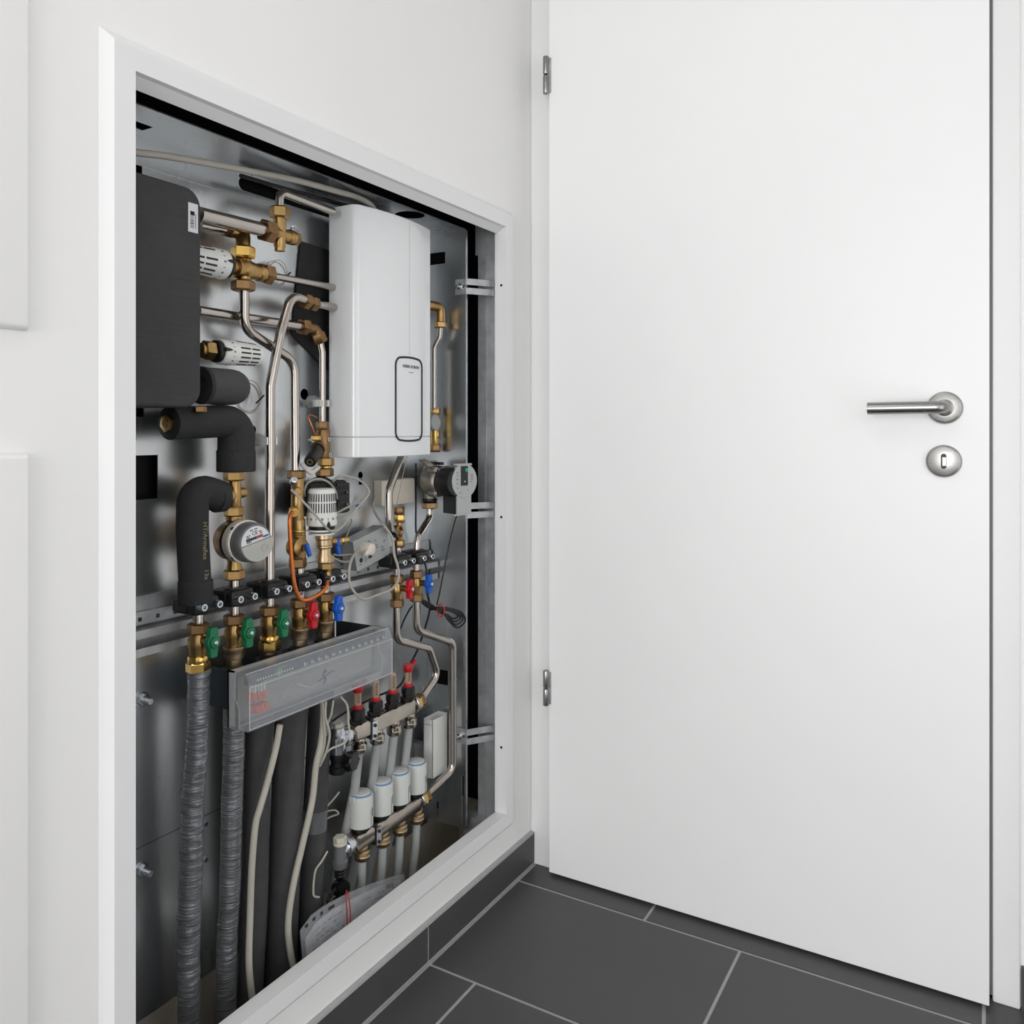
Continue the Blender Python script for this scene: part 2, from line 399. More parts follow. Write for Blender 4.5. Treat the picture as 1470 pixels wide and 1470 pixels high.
hd = MB().lathe(hc, n_, [(0, .0285), (.004, .0285), (.0075, .0265), (.0085, .024)], 40).build('rosette', 'stainless', do)
L1 = hc+n_*.052; le = atY(1245.5, 586.5, DY-.052)
neck = MB().sweep(fillet([hc+n_*.006, hc+n_*.052, le], [0, .012, 0], 8), .0108, 24)
lv = neck.build('lever', 'stainless', do)
MB().lathe(hc+n_*.008, n_, [(0, .0145), (.006, .0145), (.007, .013)], 28).build('collar', 'stainless', do)
kc = atY(1355, 662, DY)
kr = MB().lathe(kc, n_, [(0, .0285), (.004, .0285), (.0075, .0265), (.0085, .024)], 40).build('key_rosette', 'stainless', do)
def stad(c, wv, hv, r, h, n=8):
    c = V(c); wv = V(wv); hv = V(hv); out = []
    for k in range(n+1): t = math.pi*k/n; out.append(c+wv*r*math.cos(t)+hv*(h+r*math.sin(t)))
    for k in range(n+1): t = math.pi+math.pi*k/n; out.append(c+wv*r*math.cos(t)+hv*(-h+r*math.sin(t)))
    return out
kh = MB().prism(stad(kc+n_*.0084, (1, 0, 0), (0, 0, 1), .0045, .009), n_*.0004).build('keyhole', 'black', kr)
MB().box(kc+n_*.0086+V((-.002, 0, -.008)), kc+n_*.0092+V((.004, 0, .007))).build('keyhole_shine', 'heater_white', kh, bevel=.0002)  # white piece painted in for light coming through the keyhole

# flat white covers at the far left of the wall
py0 = at(38, 600, .004).y
def cover(z0, z1, lab):
    mb = MB(); y0 = py0-.33; a = .004; e = .012
    o = [(0, y0-e, z0-e*.4), (0, py0+e*.3, z0-e*.4), (0, py0+e*.3, z1+e*.4), (0, y0-e, z1+e*.4)]
    i = [(.01, y0, z0), (.01, py0, z0), (.01, py0, z1), (.01, y0, z1)]
    mb.add(o+i, [(0, 1, 2, 3), (4, 5, 6, 7)]+[(k, (k+1) % 4, 4+(k+1) % 4, 4+k) for k in range(4)])
    o = mb.build('wall_cover', 'wall_paint', bevel=.003, segs=3); tag(o, lab, 'wall cover', 'flat covers left of the cabinet')
cover(at(38, 470, .005).z, 2.1, 'upper white flat cover on the wall left of the cabinet')
cover(.16, at(38, 655, .005).z, 'lower white flat cover on the wall left of the cabinet')
lamp = thing('added_ceiling_lamp', 'added flat white square ceiling lamp, out of view', 'lamp', (.45, -1.5, 2.44))  # unseen casing added for the ceiling fill light
MB().box((.23, -1.72, 2.44), (.67, -1.28, 2.5)).build('housing', 'frame_white', lamp, bevel=.004)

# ------------------------------------------------------------------ steel cabinet in the recess
XB, XF = -.166, -.060
CY0, CY1, CZ0, CZ1 = R(.585), R(1.494), .126, 1.438
cb = thing('steel_cabinet', 'open galvanised steel cabinet body set into the white wall', 'cabinet', (XB, (CY0+CY1)/2, CZ0))
bp = MB().box((XB-.002, CY0, CZ0), (XB, CY1, CZ1)).build('back_panel', 'sheet', cb)
def hole(px0, px1, py0, py1):
    a, b = at(px0, py1, XB), at(px1, py0, XB); return MB().box((XB-.01, a.y, a.z), (XB+.01, b.y, b.z))
def rhole(px, py, rpx):
    p = at(px, py, XB); r = sz(px, XB, rpx); return MB().cyl(p-V((.01, 0, 0)), p+V((.01, 0, 0)), r, n=16)
cs = [hole(182, 226.5, 653, 719), hole(185, 206.5, 585, 598), hole(185, 204, 228, 250), rhole(230, 245, 2), rhole(517.5, 682, 5), hole(515, 520, 688, 696), rhole(363, 617, 6), rhole(437, 566, 8)]
a, b = at(350, 264, XB), at(560, 335, XB)
cut(bp, cs)
cut(bp, [MB().box((XB-.01, a.y, a.z-.011), (XB+.01, b.y, a.z+.011))])
cut(bp, [MB().cyl((XB-.01, a.y, a.z), (XB+.01, a.y, a.z), .0109, n=20)])
tp = MB().box((XB, CY0, CZ1), (XF, CY1, CZ1+.0015)).build('top_panel', 'sheet', cb)
q = V((-.115, 0, 0)); q.y = at(548, 297, -.1).y
hb = at(196, 180, -.13)
cut(tp, [MB().cyl((-.095, R(1.335), CZ1-.01), (-.095, R(1.335), CZ1+.01), .03, n=24), MB().box((-.145, hb.y-.05, CZ1-.01), (-.12, hb.y+.02, CZ1+.01))])
MB().box((XF-.0015, CY0, CZ1-.002), (XF, CY1, CZ1+.0015)).build('top_flange', 'zinc', cb)
sp = MB().box((XB, CY1, CZ0+.008), (XF, CY1+.0015, CZ1)).build('side_panel', 'sheet', cb)
def sbox(px0, px1, py0, py1):
    a, b = atY(px0, py1, CY1), atY(px1, py0, CY1); return MB().box((a.x, CY1-.01, a.z), (b.x, CY1+.01, b.z))
cut(sp, [sbox(616, 639, 361, 381), sbox(627, 643, 963, 981), sbox(663, 665.5, 1114, 1182), sbox(627, 629.5, 1151, 1174)])
MB().box((XF-.001, CY1-.007, CZ0+.008), (XF, CY1+.0015, CZ1)).build('side_flange', 'zinc', cb)
MB().box((XB, CY0-.0015, CZ0), (XF, CY0, CZ1)).build('side_panel', 'sheet', cb)
MB().box((XB, CY0+.01, CZ1-.045), (XB+.0012, R(.93), CZ1-.022)).build('stiffening_strip', 'sheet', cb)
a = at(196, 1010, XB); MB().box((XB, CY0+.005, .383), (XB+.0008, CY1-.002, .3838)).build('panel_seam', 'sheet_dark', cb)
for px, py in ((203, 1004), (203, 1249)):
    p = at(px, py, XB); s = MB().hex(p, p+V((.006, 0, 0)), .0085).build('nut', 'zinc', cb)
    MB().cyl(p, p+V((.022, 0, 0)), .0042, n=14).build('stud', 'zinc', s)
    MB().cyl(p, p+V((.0015, 0, 0)), .012, n=20).build('washer', 'zinc', s)
for px, py in ((284, 1179), (284, 1230)):
    p = at(px, py, XB); MB().cyl(p, p+V((.02, 0, 0)), .0038, n=14).build('stud', 'zinc', cb)
# mounting rail
rl = thing('mounting_rail', 'long galvanised rail across the cabinet behind the black pipe clamps', 'rail', (XB, (CY0+CY1)/2, .665))
r0, r1 = CY0+.004, CY1-.004
MB().box((XB+.0005, r0, .734), (XB+.006, r1, .757)).build('back_strip', 'galv', rl)
mb = MB().box((XB+.006, r0, .727), (XB+.012, r1, .735)).box((XB+.006, r0, .716), (XB+.012, r1, .721)); yy = r0
while yy < r1-.03:
    mb.box((XB+.006, yy, .721), (XB+.012, min(yy+.024, r1), .727)); yy += .030
mb.build('notched_strip', 'galv', rl)
mb = MB().prism([(XB+.001, r0, .712), (XB+.030, r0, .712), (XB+.030, r0, .700), (XB+.027, r0, .700), (XB+.027, r0, .709), (XB+.004, r0, .709), (XB+.004, r0, .677), (XB+.027, r0, .677), (XB+.027, r0, .686), (XB+.030, r0, .686), (XB+.030, r0, .674), (XB+.001, r0, .674)], (0, r1-r0, 0))
mb.build('channel', 'galv', rl)
# wall stud and straps right of the cabinet
st = thing('wall_stud', 'galvanised metal stud standing right of the cabinet side panel', 'stud', (-.045, R(1.56), 0))
ys = R(1.546)
MB().prism([(-.02, ys, 0), (-.02, ys+.04, 0), (-.066, ys+.04, 0), (-.066, ys, 0), (-.048, ys, 0), (-.0465, ys+.004, 0), (-.0435, ys+.004, 0), (-.042, ys, 0)], (0, 0, 1.42)).build('profile', 'galv', st, smooth=20)
MB().prism([(-.0195, ys-.002, 1.392), (-.0195, ys+.045, 1.392), (-.072, ys+.045, 1.392), (-.072, ys-.002, 1.392)], (0, 0, .1)).build('head_sleeve', 'galv', st)
MB().prism([(-.0195, ys-.03, 0), (-.0195, ys+.045, 0), (-.085, ys+.045, 0), (-.085, ys-.03, 0)], (0, 0, .15)).build('floor_track', 'galv', st)
for py, nm in ((411, 'upper'), (733, 'middle'), (1058, 'lower')):
    c = atY(671, py, CY1-.002); c.x = XF
    t = thing('strap_bracket', '%s pair of steel straps fixing the cabinet to the wall stud' % nm, 'bracket', (XF, CY1, c.z-.02), 'strap brackets beside the stud')
    for s in (-1, 1):
        z0 = c.z+s*.010-.0068; z1 = z0+.0136
        mb = MB(); pts = [(XF-.03, CY1-.0015), (XF+.002, CY1-.0015), (-.024, ys-.0035), (-.021, ys-.0035)]
        lo = [V((x, y, z0)) for x, y in pts]; th = V((0, -.002, 0))
        for i in range(3):
            a, b = lo[i], lo[i+1]; up = V((0, 0, .0136)); mb.add([a, b, b+up, a+up, a+th, b+th, b+th+up, a+th+up], [(0,1,2,3),(7,6,5,4),(0,4,5,1),(1,5,6,2),(2,6,7,3),(3,7,4,0)])
        mb.build('strap', 'galv', t)
    b0 = V((XF-.016, CY1-.0035, c.z)); bo = MB().hex(b0, b0-V((0, .006, 0)), .0075).build('bolt', 'zinc', t)
    MB().cyl(b0, b0-V((0, .018, 0)), .0034, n=12).build('bolt_shaft', 'zinc', bo)
    e = V((-.035, ys-.0045, c.z+.01)); MB().rcyl(e, e-V((0, .003, 0)), .005, .001).build('screw_head', 'zinc', t)

# ------------------------------------------------------------------ contents: generic builders
XA = -.105
UP, OUT, RT = V((0, 0, 1)), V((1, 0, 0)), V((0, 1, 0))   # up, out of the wall, along the wall to the door
def pipe(label, pts, r, fil=.03, m='pipe_steel', name='steel_pipe', cat='pipe', n=14, group='bare steel pipes in the cabinet'):
    o = MB().sweep(fillet([at(*p) if not isinstance(p, Vector) else p for p in pts], fil), r, n).build(name, m, smooth=50)
    return tag(o, label, cat, group)
def cable(label, pts, r, m='cable_grey', name='cable', cat='cable', n=8, sub=7, group=None):
    o = MB().sweep(spline([at(*p) if not isinstance(p, Vector) else p for p in pts], sub), r, n).build(name, m, smooth=60)
    return tag(o, label, cat, group)
def nutv(t, px, y0, y1, X, wpx, m='bronze', name='nut', parent=None, ph=.3):
    a, b = at(px, y1, X), at(px, y0, X); return MB().hex(a, b, sz(px, X, wpx/2), ph).build(name, m, parent or t)
def bodyv(t, px, y0, y1, X, wpx, m='brass', name='body', e=.0015):
    a, b = at(px, y1, X), at(px, y0, X); return MB().rcyl(a, b, sz(px, X, wpx/2), e).build(name, m, t)
def thermo(t, base, ax, L, r, k=16, w=.13):
    ax = V(ax).normalized(); base = V(base)
    MB().rcyl(base-ax*.004, base+ax*L*.12, r*.86, .001, 24).build('collar', 'black', t)
    h = MB().lathe(base+ax*L*.05, ax, [(0, r*.94), (L*.02, r), (L*.28, r), (L*.33, r*.985), (L*.86, r*.9), (L*.93, r*.84), (L*.95, r*.74), (L*.95, r*.01)], 32).build('cap', 'white_plastic', t)
    a, b, c = frame_of(ax)
    mb = MB()
    for i in range(k):
        if k < 20 and i % 5 == 4: continue
        th = 2*math.pi*i/k; d = a*math.cos(th)+b*math.sin(th); s = a*-math.sin(th)+b*math.cos(th)
        for f0, f1 in ((.40, .64), (.68, .88)):
            p0 = base+ax*L*f0+d*r*(.985-.16*(f0-.33)); p1 = base+ax*L*f1+d*r*(.985-.16*(f1-.33))
            mb.obox((p0+p1)/2, (p1-p0).normalized(), s, d, (p1-p0).length, r*w, .0012)
    g = mb.build('vent_slots', 'ink', h); g['kind'] = 'stuff'
    mb = MB()
    for i in range(16):
        th = 2*math.pi*i/16; d = a*math.cos(th)+b*math.sin(th); s = a*-math.sin(th)+b*math.cos(th)
        if i % 2: mb.obox(base+ax*L*.24+d*r*1.0, ax, s, d, r*.16, r*.05, .0008)
        else: mb.obox(base+ax*L*.24+d*r*1.0, ax, s, d, r*.16, r*.14, .0008)
    g = mb.build('scale_marks', 'ink_pale', h); g['kind'] = 'stuff'
    d = (OUT*.9-RT*.35+UP*.1); d = (d-ax*d.dot(ax)).normalized(); q0 = base+ax*L*.02+d*r*.99; sd_ = ax.cross(d)*r*.16
    MB().prism([q0-sd_, q0+sd_, q0+sd_*.5+ax*L*.12, q0+ax*L*.17, q0-sd_*.5+ax*L*.12], d*.0018).build('pointer', 'black', t)
    return h

# ------------------------------------------------------------------ big insulated parts
X1 = -.052
yr = at(289, 400, X1).y; zt = at(240, 259, X1).z; zb = at(240, 584, X1).z; yl = CY0+.012
hx = thing('heat_exchanger', 'large black foam insulated heat exchanger block at upper left', 'heat exchanger', (-.1, (yl+yr)/2, zb))
def rrect(X, y0, y1, z0, z1, r, n=6):
    out = []
    for cy, cz, t0 in ((y1-r, z1-r, 0), (y0+r, z1-r, 90), (y0+r, z0+r, 180), (y1-r, z0+r, 270)):
        for k in range(n+1): t = math.radians(t0+90*k/n); out.append(V((X, cy+r*math.cos(t), cz+r*math.sin(t))))
    return out
MB().prism(rrect(-.155, yl, yr, zb, zt, .026), (.155+X1, 0, 0)).build('foam_casing', 'foam_block', hx, bevel=.004, smooth=45)
a, b = at(270, 332, X1), at(284, 294, X1)
st_ = MB().box((X1, a.y, a.z), (X1+.0004, b.y, b.z)).build('barcode_sticker', 'paper', hx)
mb = MB(); yy = a.y+.003
zz = a.z+.006; 
while zz < a.z+(b.z-a.z)*.72:
    h = random.choice((.0006, .0011, .0016)); mb.box((X1+.0004, a.y+.0035, zz), (X1+.0006, a.y+.0095, zz+h)); zz += h+.0011
for k in range(9): mb.box((X1+.0004, a.y+.0115, a.z+.006+k*.0024), (X1+.0006, a.y+.0130, a.z+.0075+k*.0024))
mb.box((X1+.0004, a.y+.0035, a.z+(b.z-a.z)*.58), (X1+.0006, a.y+.0105, a.z+(b.z-a.z)*.72))
g = mb.build('barcode_print', 'ink', st_); g['kind'] = 'stuff'
# foam elbow at the lower right of the block
e1 = thing('insulated_elbow', 'black foam elbow stub at lower right of the heat exchanger', 'pipe insulation', at(300, 580, -.1), 'foam insulated pieces')
MB().sweep(fillet([at(292, 553, -.1), at(344, 556, -.1), at(344, 556, -.1)+V((-.06, 0.004, 0))], .03), .0275, 22).build('foam_tube', 'foam_pale', e1, smooth=50)
MB().ring(at(287, 553, -.1), at(292, 553, -.1), .0285, .015).build('end_collar', 'foam', e1)
# foam pipe with open brass end, bending down
e2 = thing('insulated_pipe', 'thick black foam pipe with open brass end bending down under the heat exchanger', 'pipe insulation', at(340, 676, XA), 'foam insulated pieces')
pth = fillet([at(243, 607.5, XA), at(340, 604, XA), at(339, 652, XA)], .034, 10)
MB().sweep(pth, [.0245+.004*min(1, i/(len(pth)-1)*1.2) for i in range(len(pth))], 24).build('foam_tube', 'foam', e2, smooth=50)
MB().rcyl(at(339, 677, XA), at(339, 646, XA), .0298, .0015, 26).build('foam_end_sleeve', 'foam', e2)
p = at(243, 607.5, XA); ax = (pth[1]-pth[0]).normalized()
MB().rcyl(p-ax*.001, p-ax*.0022, .0232, .0008, 24).build('end_ring', 'rubber', e2)
MB().hex(p-ax*.002, p-ax*.007, .0135).build('brass_plug', 'brass', e2)
MB().cyl(p-ax*.007, p-ax*.008, .006, n=14).build('plug_socket', 'bronze', e2)
bc = thing('brass_drain_plug', 'small brass plug between the heat exchanger and the foam pipe', 'fitting', at(287, 592, -.078))
MB().hex(at(287, 592, -.078), at(287, 583, -.078), .0095).build('plug', 'bronze', bc)
# printed foam elbow going down to the first clamp
e3 = thing('insulated_elbow', 'tall black foam elbow with printed lettering above the leftmost clamp', 'pipe insulation', at(280, 866, XA), 'foam insulated pieces')
MB().sweep(fillet([at(318, 712, XA), at(277, 699, XA), at(276, 760, XA), at(280, 838, XA)], [0, .03, .02, 0], 8), .0232, 24).build('foam_tube', 'foam', e3, smooth=50)
MB().rcyl(at(281, 866, XA), at(280.5, 833, XA), .0252, .0012, 26).build('foam_end_sleeve', 'foam', e3)
MB().ring(at(319, 712.5, XA)-V((0, .014, 0)), at(319, 712.5, XA), .0242, .012).build('end_collar', 'foam', e3)
p = at(277.5, 775, XA)+V((.0236, 0.002, 0)); text('print', 'HT/Armaflex', .0105, 'tan_print', e3, p, -UP, RT)
p = at(279.5, 823, XA)+V((.0236, 0.002, 0)); text('print', '13x', .0105, 'tan_print', e3, p, -UP, RT)

# ------------------------------------------------------------------ top left pipework
pipe('thick steel pipe from the heat exchanger to the brass draw-off tee', [(286, 307.5, -.095), (384, 331.5, -.095)], .0113)
pipe('short steel pipe behind the thick pipe at upper left', [(286, 321.5, -.132), (326, 330, -.132)], .0088)
t = thing('brass_tee', 'brass draw-off tee with lower stub at top of the cabinet', 'fitting', at(401, 360, -.095), 'brass fittings')
c = at(403, 337, -.095)
def hz(px, X, dz=0): q = at(px, 300, X); return V((X, q.y, c.z+dz))
MB().hex(hz(377, -.095), hz(391, -.095), .0195).build('nut', 'bronze', t)
MB().cyl(hz(391, -.095), hz(414, -.095), .0108).cyl(at(401.5, 336, -.095), at(401.5, 314, -.095), .0105).build('body', 'brass', t)
MB().lathe(at(401.5, 338, -.095), -UP, [(0, .0098), (.018, .0098), (.020, .0085), (.026, .0085)], 20).build('stub', 'brass', t)
nutv(t, 401.5, 297, 314, -.095, 29, 'brass')
MB().rcyl(hz(413, -.095), hz(421, -.095), .0125, .001).build('ring', 'brass', t)
MB().hex(hz(421, -.095), hz(427, -.095), .0125).build('end_cap', 'bronze', t)
MB().sweep(spline([hz(427, -.095, .006), hz(429, -.09, .012), hz(424, -.085, .018), hz(419, -.088, .016), hz(417, -.095, .011)]), .0011, 6).build('seal_wire', 'zinc', t)
pipe('thin steel pipe arching from the brass draw-off tee to the water heater', [(401.5, 298, -.095), (401.5, 275, -.095), (478, 304, -.105)], .0072, .018)
# elbow and thermostatic mixing valve
t = thing('brass_elbow', 'brass elbow above the thermostatic valve beside the heat exchanger', 'fitting', at(345, 356, -.125), 'brass fittings')
MB().hex(at(322, 329, -.132), at(331, 331, -.132), .0125).build('nut', 'bronze', t)
MB().sweep(fillet([at(330, 331, -.132), at(349, 335, -.122), at(349, 356, -.115)], .014), [.0105]*3+[.0118]*20, 18).build('body', 'brass', t) if False else MB().sweep(fillet([at(330, 331, -.132), at(349, 334, -.122), at(349, 356, -.115)], .014), .0115, 18).build('body', 'brass', t)
t = thing('thermostatic_valve', 'brass cross valve with white head half hidden by the heat exchanger', 'valve', at(349, 420, -.115), 'thermostatic valves')
nutv(t, 349, 354, 371, -.115, 34, 'brass_bright'); nutv(t, 349, 403, 418, -.115, 34, 'bronze')
bodyv(t, 350, 371, 403, -.115, 20)
c = at(352, 387, -.115)
MB().lathe(hz(327, -.115), RT, [(0, .013), (.006, .013), (.008, .0115), (.012, .0115), (.014, .0165), (.02, .0165), (.022, .0155), (.026, .0155), (.028, .0168), (.036, .0168), (.045, .0150), (.055, .0135), (.062, .0135)], 24).build('barrel', 'brass', t)
MB().hex(hz(321, -.115), hz(331, -.115), .0175).build('nut', 'brass', t)
MB().rcyl(hz(369, -.115), hz(378, -.115), .0148, .001).build('ring', 'brass', t)
MB().hex(hz(377, -.115), hz(389, -.115), .0175).build('nut', 'bronze', t)
thermo(t, hz(324, -.115), -RT, .085, .0232)
pipe('thin steel pipe from the cross valve to behind the water heater', [(388, 395.5, -.115), (480, 413, -.125)], .0062)
pipe('bent steel pipe below the cross valve running down to the brass column', [(350.5, 413, -.115), (350.5, 472, -.119), (422.5, 519, -.125), (424, 678, -.112)], .0081, .032)
pipe('straight steel pipe from the heat exchanger to the dark brass elbow', [(284, 446, -.136), (436, 469, -.136)], .0080)
pipe('tall bent steel pipe running down to the third clamp', [(446, 433.5, -.116), (418, 424, -.104), (403, 476, -.102), (388, 553, XA), (387, 842, XA)], .0082, [0, .03, .06, .06, 0])
t = thing('brass_coupling', 'brass coupling between the tall bent pipe and the water heater', 'fitting', at(444, 446, -.12), 'brass fittings')
c = at(443, 434, -.117)
MB().hex(at(434, 430.5, -.115), at(443, 434, -.117), .0145).build('nut', 'bronze', t)
MB().hex(at(444, 434.5, -.117), at(454, 437, -.118), .0135).build('nut', 'bronze', t)
MB().cyl(at(453, 436.5, -.118), at(478, 441, -.12), .0075).build('tail_pipe', 'pipe_steel', t)
t = thing('brass_elbow', 'dark brass angled elbow left of the water heater', 'fitting', at(455, 492, -.136), 'brass fittings')
MB().hex(at(431, 468, -.136), at(441, 470, -.136), .0155).build('nut', 'bronze', t)
MB().sweep(fillet([at(440, 470, -.136), at(452, 472, -.135), at(459, 488, -.132)], .012), .0105, 16).build('body', 'bronze', t)
MB().hex(at(455, 478, -.134), at(461, 492, -.132), .0135).build('nut', 'bronze', t)
pipe('thin steel pipe dropping beside the water heater to the safety valve', [(459.5, 489, -.132), (463, 506, -.13), (463, 608, -.13)], .0058, .02)
# second thermostat
t = thing('thermostatic_valve', 'white thermostat head pointing right from the side of the heat exchanger', 'valve', at(300, 522, -.11), 'thermostatic valves')
c = at(300, 503, -.11)
MB().rcyl(hz(287, -.11), hz(293, -.11), .0105, .001).build('stub', 'brass', t)
MB().hex(hz(292, -.11), hz(305, -.11), .0155).build('nut', 'brass', t)
c = at(308, 504, -.11)
thermo(t, hz(310, -.11), RT, .083, .0200)

# capillary coils on the back panel
def coil(label, px, py, rpx, X):
    t = thing('capillary_coil', label, 'capillary coil', at(px, py+rpx, X), 'capillary coils on the back panel'); mb = MB(); pts = []
    c0 = at(px, py, X); r = sz(px, X, rpx)
    for k in range(70):
        th = k/70*2*math.pi*3.1; rr = r*(1+.10*math.sin(k*.37)); pts.append(c0+V((.004*math.sin(k*.21), rr*math.cos(th)*1.05, rr*math.sin(th))))
    mb.sweep(pts, .0007, 6).build('wire', 'clear_clip' if False else 'cable_light', t, smooth=60)
    p = c0+V((.004, r*.85, -r*.15)); MB().sweep(spline([p+V((0, -.008, -.006)), p, p+V((.002, .008, .008))]), .0014, 6).build('cable_tie', 'black', t)
coil('thin wire coil with a black tie beside the foam elbow stub', 356, 570, 22, -.152)
coil('thin wire coil behind the cross valve', 398, 392, 17, -.152)
# white pipe clips
def clip(label, px, py, rpx, ax1, X=-.15):
    t = thing('pipe_clip', label, 'pipe clip', at(px, py+rpx, X), 'white plastic pipe clips')
    c0 = at(px, py, XB); r = sz(px, X, rpx)
    MB().lathe(c0, OUT, [(0, r), (.012, r*.9), (.022, r*.55), (.034, r*.35)], 20).build('cup', 'clear_clip', t)
    p = at(ax1, py+2, XA if ax1 < 420 else -.13); mb = MB()
    mb.box((c0.x+.02, p.y-.0045, p.z-.005), (p.x-.008, p.y+.0045, p.z+.005))
    for s in (-1, 1): mb.box((p.x-.010, p.y+s*.0085, p.z-.006), (p.x+.006, p.y+s*.0115, p.z+.006))
    mb.box((p.x-.013, p.y-.0115, p.z-.006), (p.x-.0095, p.y+.0115, p.z+.006))
    mb.build('saddle', 'white_plastic', t)
clip('white plastic clip holding the tall bent pipe', 366, 631, 10, 387)
clip('white plastic clip holding the thin pipe by the water heater', 446, 577, 10, 463)

# ------------------------------------------------------------------ water heater
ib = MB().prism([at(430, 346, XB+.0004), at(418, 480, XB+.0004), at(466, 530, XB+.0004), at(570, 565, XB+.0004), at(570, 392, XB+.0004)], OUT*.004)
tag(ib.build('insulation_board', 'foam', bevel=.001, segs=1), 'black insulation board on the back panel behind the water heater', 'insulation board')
yc, hw = R(1.264), .1195; zt = at(575, 310.5, -.059).z; zb = at(620, 652.5, -.075).z; zs = at(585, 627, -.06).z
def hX(y):
    s = (y-yc)/hw; s = max(-1, min(1, s)); return -.0585-.0165*abs(s)**2.1
wh = thing('water_heater', 'tall white wall-hung instantaneous water heater with bowed glossy front', 'water heater', (-.1, yc, zb))
def hprof(inset=0):
    p = [(-.137, yc-hw+inset)]; w2 = hw-inset
    p.append((-.104, yc-w2)); 
    n = 26; r = .017
    x0 = hX(yc-w2+r)-inset
    for k in range(1, 7): t = math.radians(90*k/7); p.append((x0-r*1.1*(1-math.sin(t)), yc-w2+r-r*math.cos(t)))
    for k in range(n+1): y = yc-w2+r+(2*w2-2*r)*k/n; p.append((hX(y)-inset, y))
    for k in range(1, 7): t = math.radians(90-90*k/7); p.append((x0-r*1.1*(1-math.sin(t)), yc+w2-r+r*math.cos(t)))
    p += [(-.104, yc+w2), (-.137, yc+w2)]; return p
def slab(z0, z1, inset=0): return MB().prism([V((x, y, z0)) for x, y in hprof(inset)], (0, 0, z1-z0))
slab(zs+.0006, zt).build('upper_cover', 'heater_white', wh, bevel=.0012, segs=1, smooth=25)
slab(zb, zs-.0006).build('lower_cover', 'heater_white', wh, bevel=.0012, segs=1, smooth=25)
slab(zs-.0007, zs+.0007, .0015).build('seam_core', 'grey_plastic', wh)
MB().box((-.1612, yc-.07, zb+.05), (-.1371, yc+.07, zt-.05)).build('wall_bracket', 'galv', wh)
# control panel outline following the bowed front
yA, yB = at(566.5, 570, -.061).y, at(605, 570, -.064).y; zA, zB = at(586, 630, -.0595).z, at(586, 516, -.0595).z
ys1 = at(587, 400, -.060).y
MB().sweep([V((hX(ys1)-.0003, ys1, z)) for z in (zB+.009, zt-.004)], .0006, 6).build('seam_line', 'grey_plastic', wh)
def panel(ins):
    out = []; r = .013-ins
    y0, y1, z0, z1 = yA+ins, yB-ins, zA+ins, zB-ins
    cor = ((y1-r, z1-r, 0), (y0+r, z1-r, 90), (y0+r, z0+r, 180), (y1-r, z0+r, 270)); ym = (y0+y1)/2; hh = (y1-y0)/2
    pts = []
    for cy, cz, t0 in cor:
        for k in range(7): t = math.radians(t0+90*k/6); pts.append((cy+r*math.cos(t), cz+r*math.sin(t)))
    for i in range(len(pts)):
        (ya, za), (yb, zb_) = pts[i], pts[(i+1) % len(pts)]
        for k in range(4):
            y = ya+(yb-ya)*k/4; z = za+(zb_-za)*k/4
            bow = .004*(1-((y-ym)/hh)**2)*(1 if z > (z0+z1)/2 else -1) if abs(z-(z0+z1)/2) > (z1-z0)/2-r*1.2 else 0
            out.append(V((hX(y), y, z+bow)))
    return out+[out[0], out[1]]
MB().sweep([p+V((.0003, 0, 0)) for p in panel(0)], .0020, 8).build('panel_outline', 'ink', wh, smooth=60)
ym = (yA+yB)/2; pt = V((hX(ym+.008)+.0007, ym+.004, zB-.014)); rt = (V((hX(ym+.03)-hX(ym-.03), .06, 0))).normalized()
text('brand_print', 'STIEBEL ELTRON', .0074, 'ink_pale', wh, pt, rt, UP, bold=.00028)
mb = MB()
for k, wd in enumerate((.0022, .0012, .0018, .0026, .0015)): mb.obox(pt-UP*.011+rt*(-.006+k*.0031), rt, UP, rt.cross(UP), wd, .0016, .0003)
g = mb.build('model_print', 'ink_pale', wh); g['kind'] = 'stuff'

# ------------------------------------------------------------------ tee, meter and clamps row
t = thing('brass_tee', 'brass tee between the bent foam pipe and the water meter', 'fitting', at(337, 742, XA), 'brass fittings')
nutv(t, 336, 676, 690, XA, 30, 'brass'); bodyv(t, 336.5, 689, 728, XA, 19); nutv(t, 335.5, 727, 741, XA, 28, 'brass')
c = at(336, 711, XA)
MB().cyl(hz(319, XA), hz(337, XA), .0125, .0095).build('branch', 'brass', t)
MB().cyl(hz(337, XA, .003), hz(347, XA, .003), .0075, .0085).rcyl(hz(346, XA, .003), hz(351, XA, .003), .0078, .001).build('plug', 'brass', t)
t = thing('water_meter', 'round water meter with grey lid and white dial on brass body', 'water meter', at(336, 832, XA))
MB().lathe(at(336, 741, XA), -UP, [(0, .013), (.006, .013), (.007, .010), (.02, .0115), (.03, .014)], 18).build('inlet', 'brass', t)
MB().lathe(at(336, 818, XA), UP, [(0, .0125), (.004, .012), (.012, .0105), (.03, .014)], 18).build('outlet', 'brass', t)
nutv(t, 336, 817, 832, XA, 30, 'brass', 'union_nut')
c = at(336.5, 775, XA); xc = c+OUT*.009
MB().lathe(xc-OUT*.028, OUT, [(0, .012), (.004, .024), (.004, .027), (.012, .0315), (.030, .0325)], 36).build('brass_housing', 'bronze', t)
MB().lathe(xc+OUT*.008, OUT, [(0, .0315), (.001, .0332), (.012, .0332), (.013, .032)], 40).build('seal_ring', 'meter_grey', t)
rg = MB().lathe(xc+OUT*.020, OUT, [(0, .0325), (.001, .0335), (.006, .0335), (.007, .032)], 40).build('cream_ring', 'cream', t)
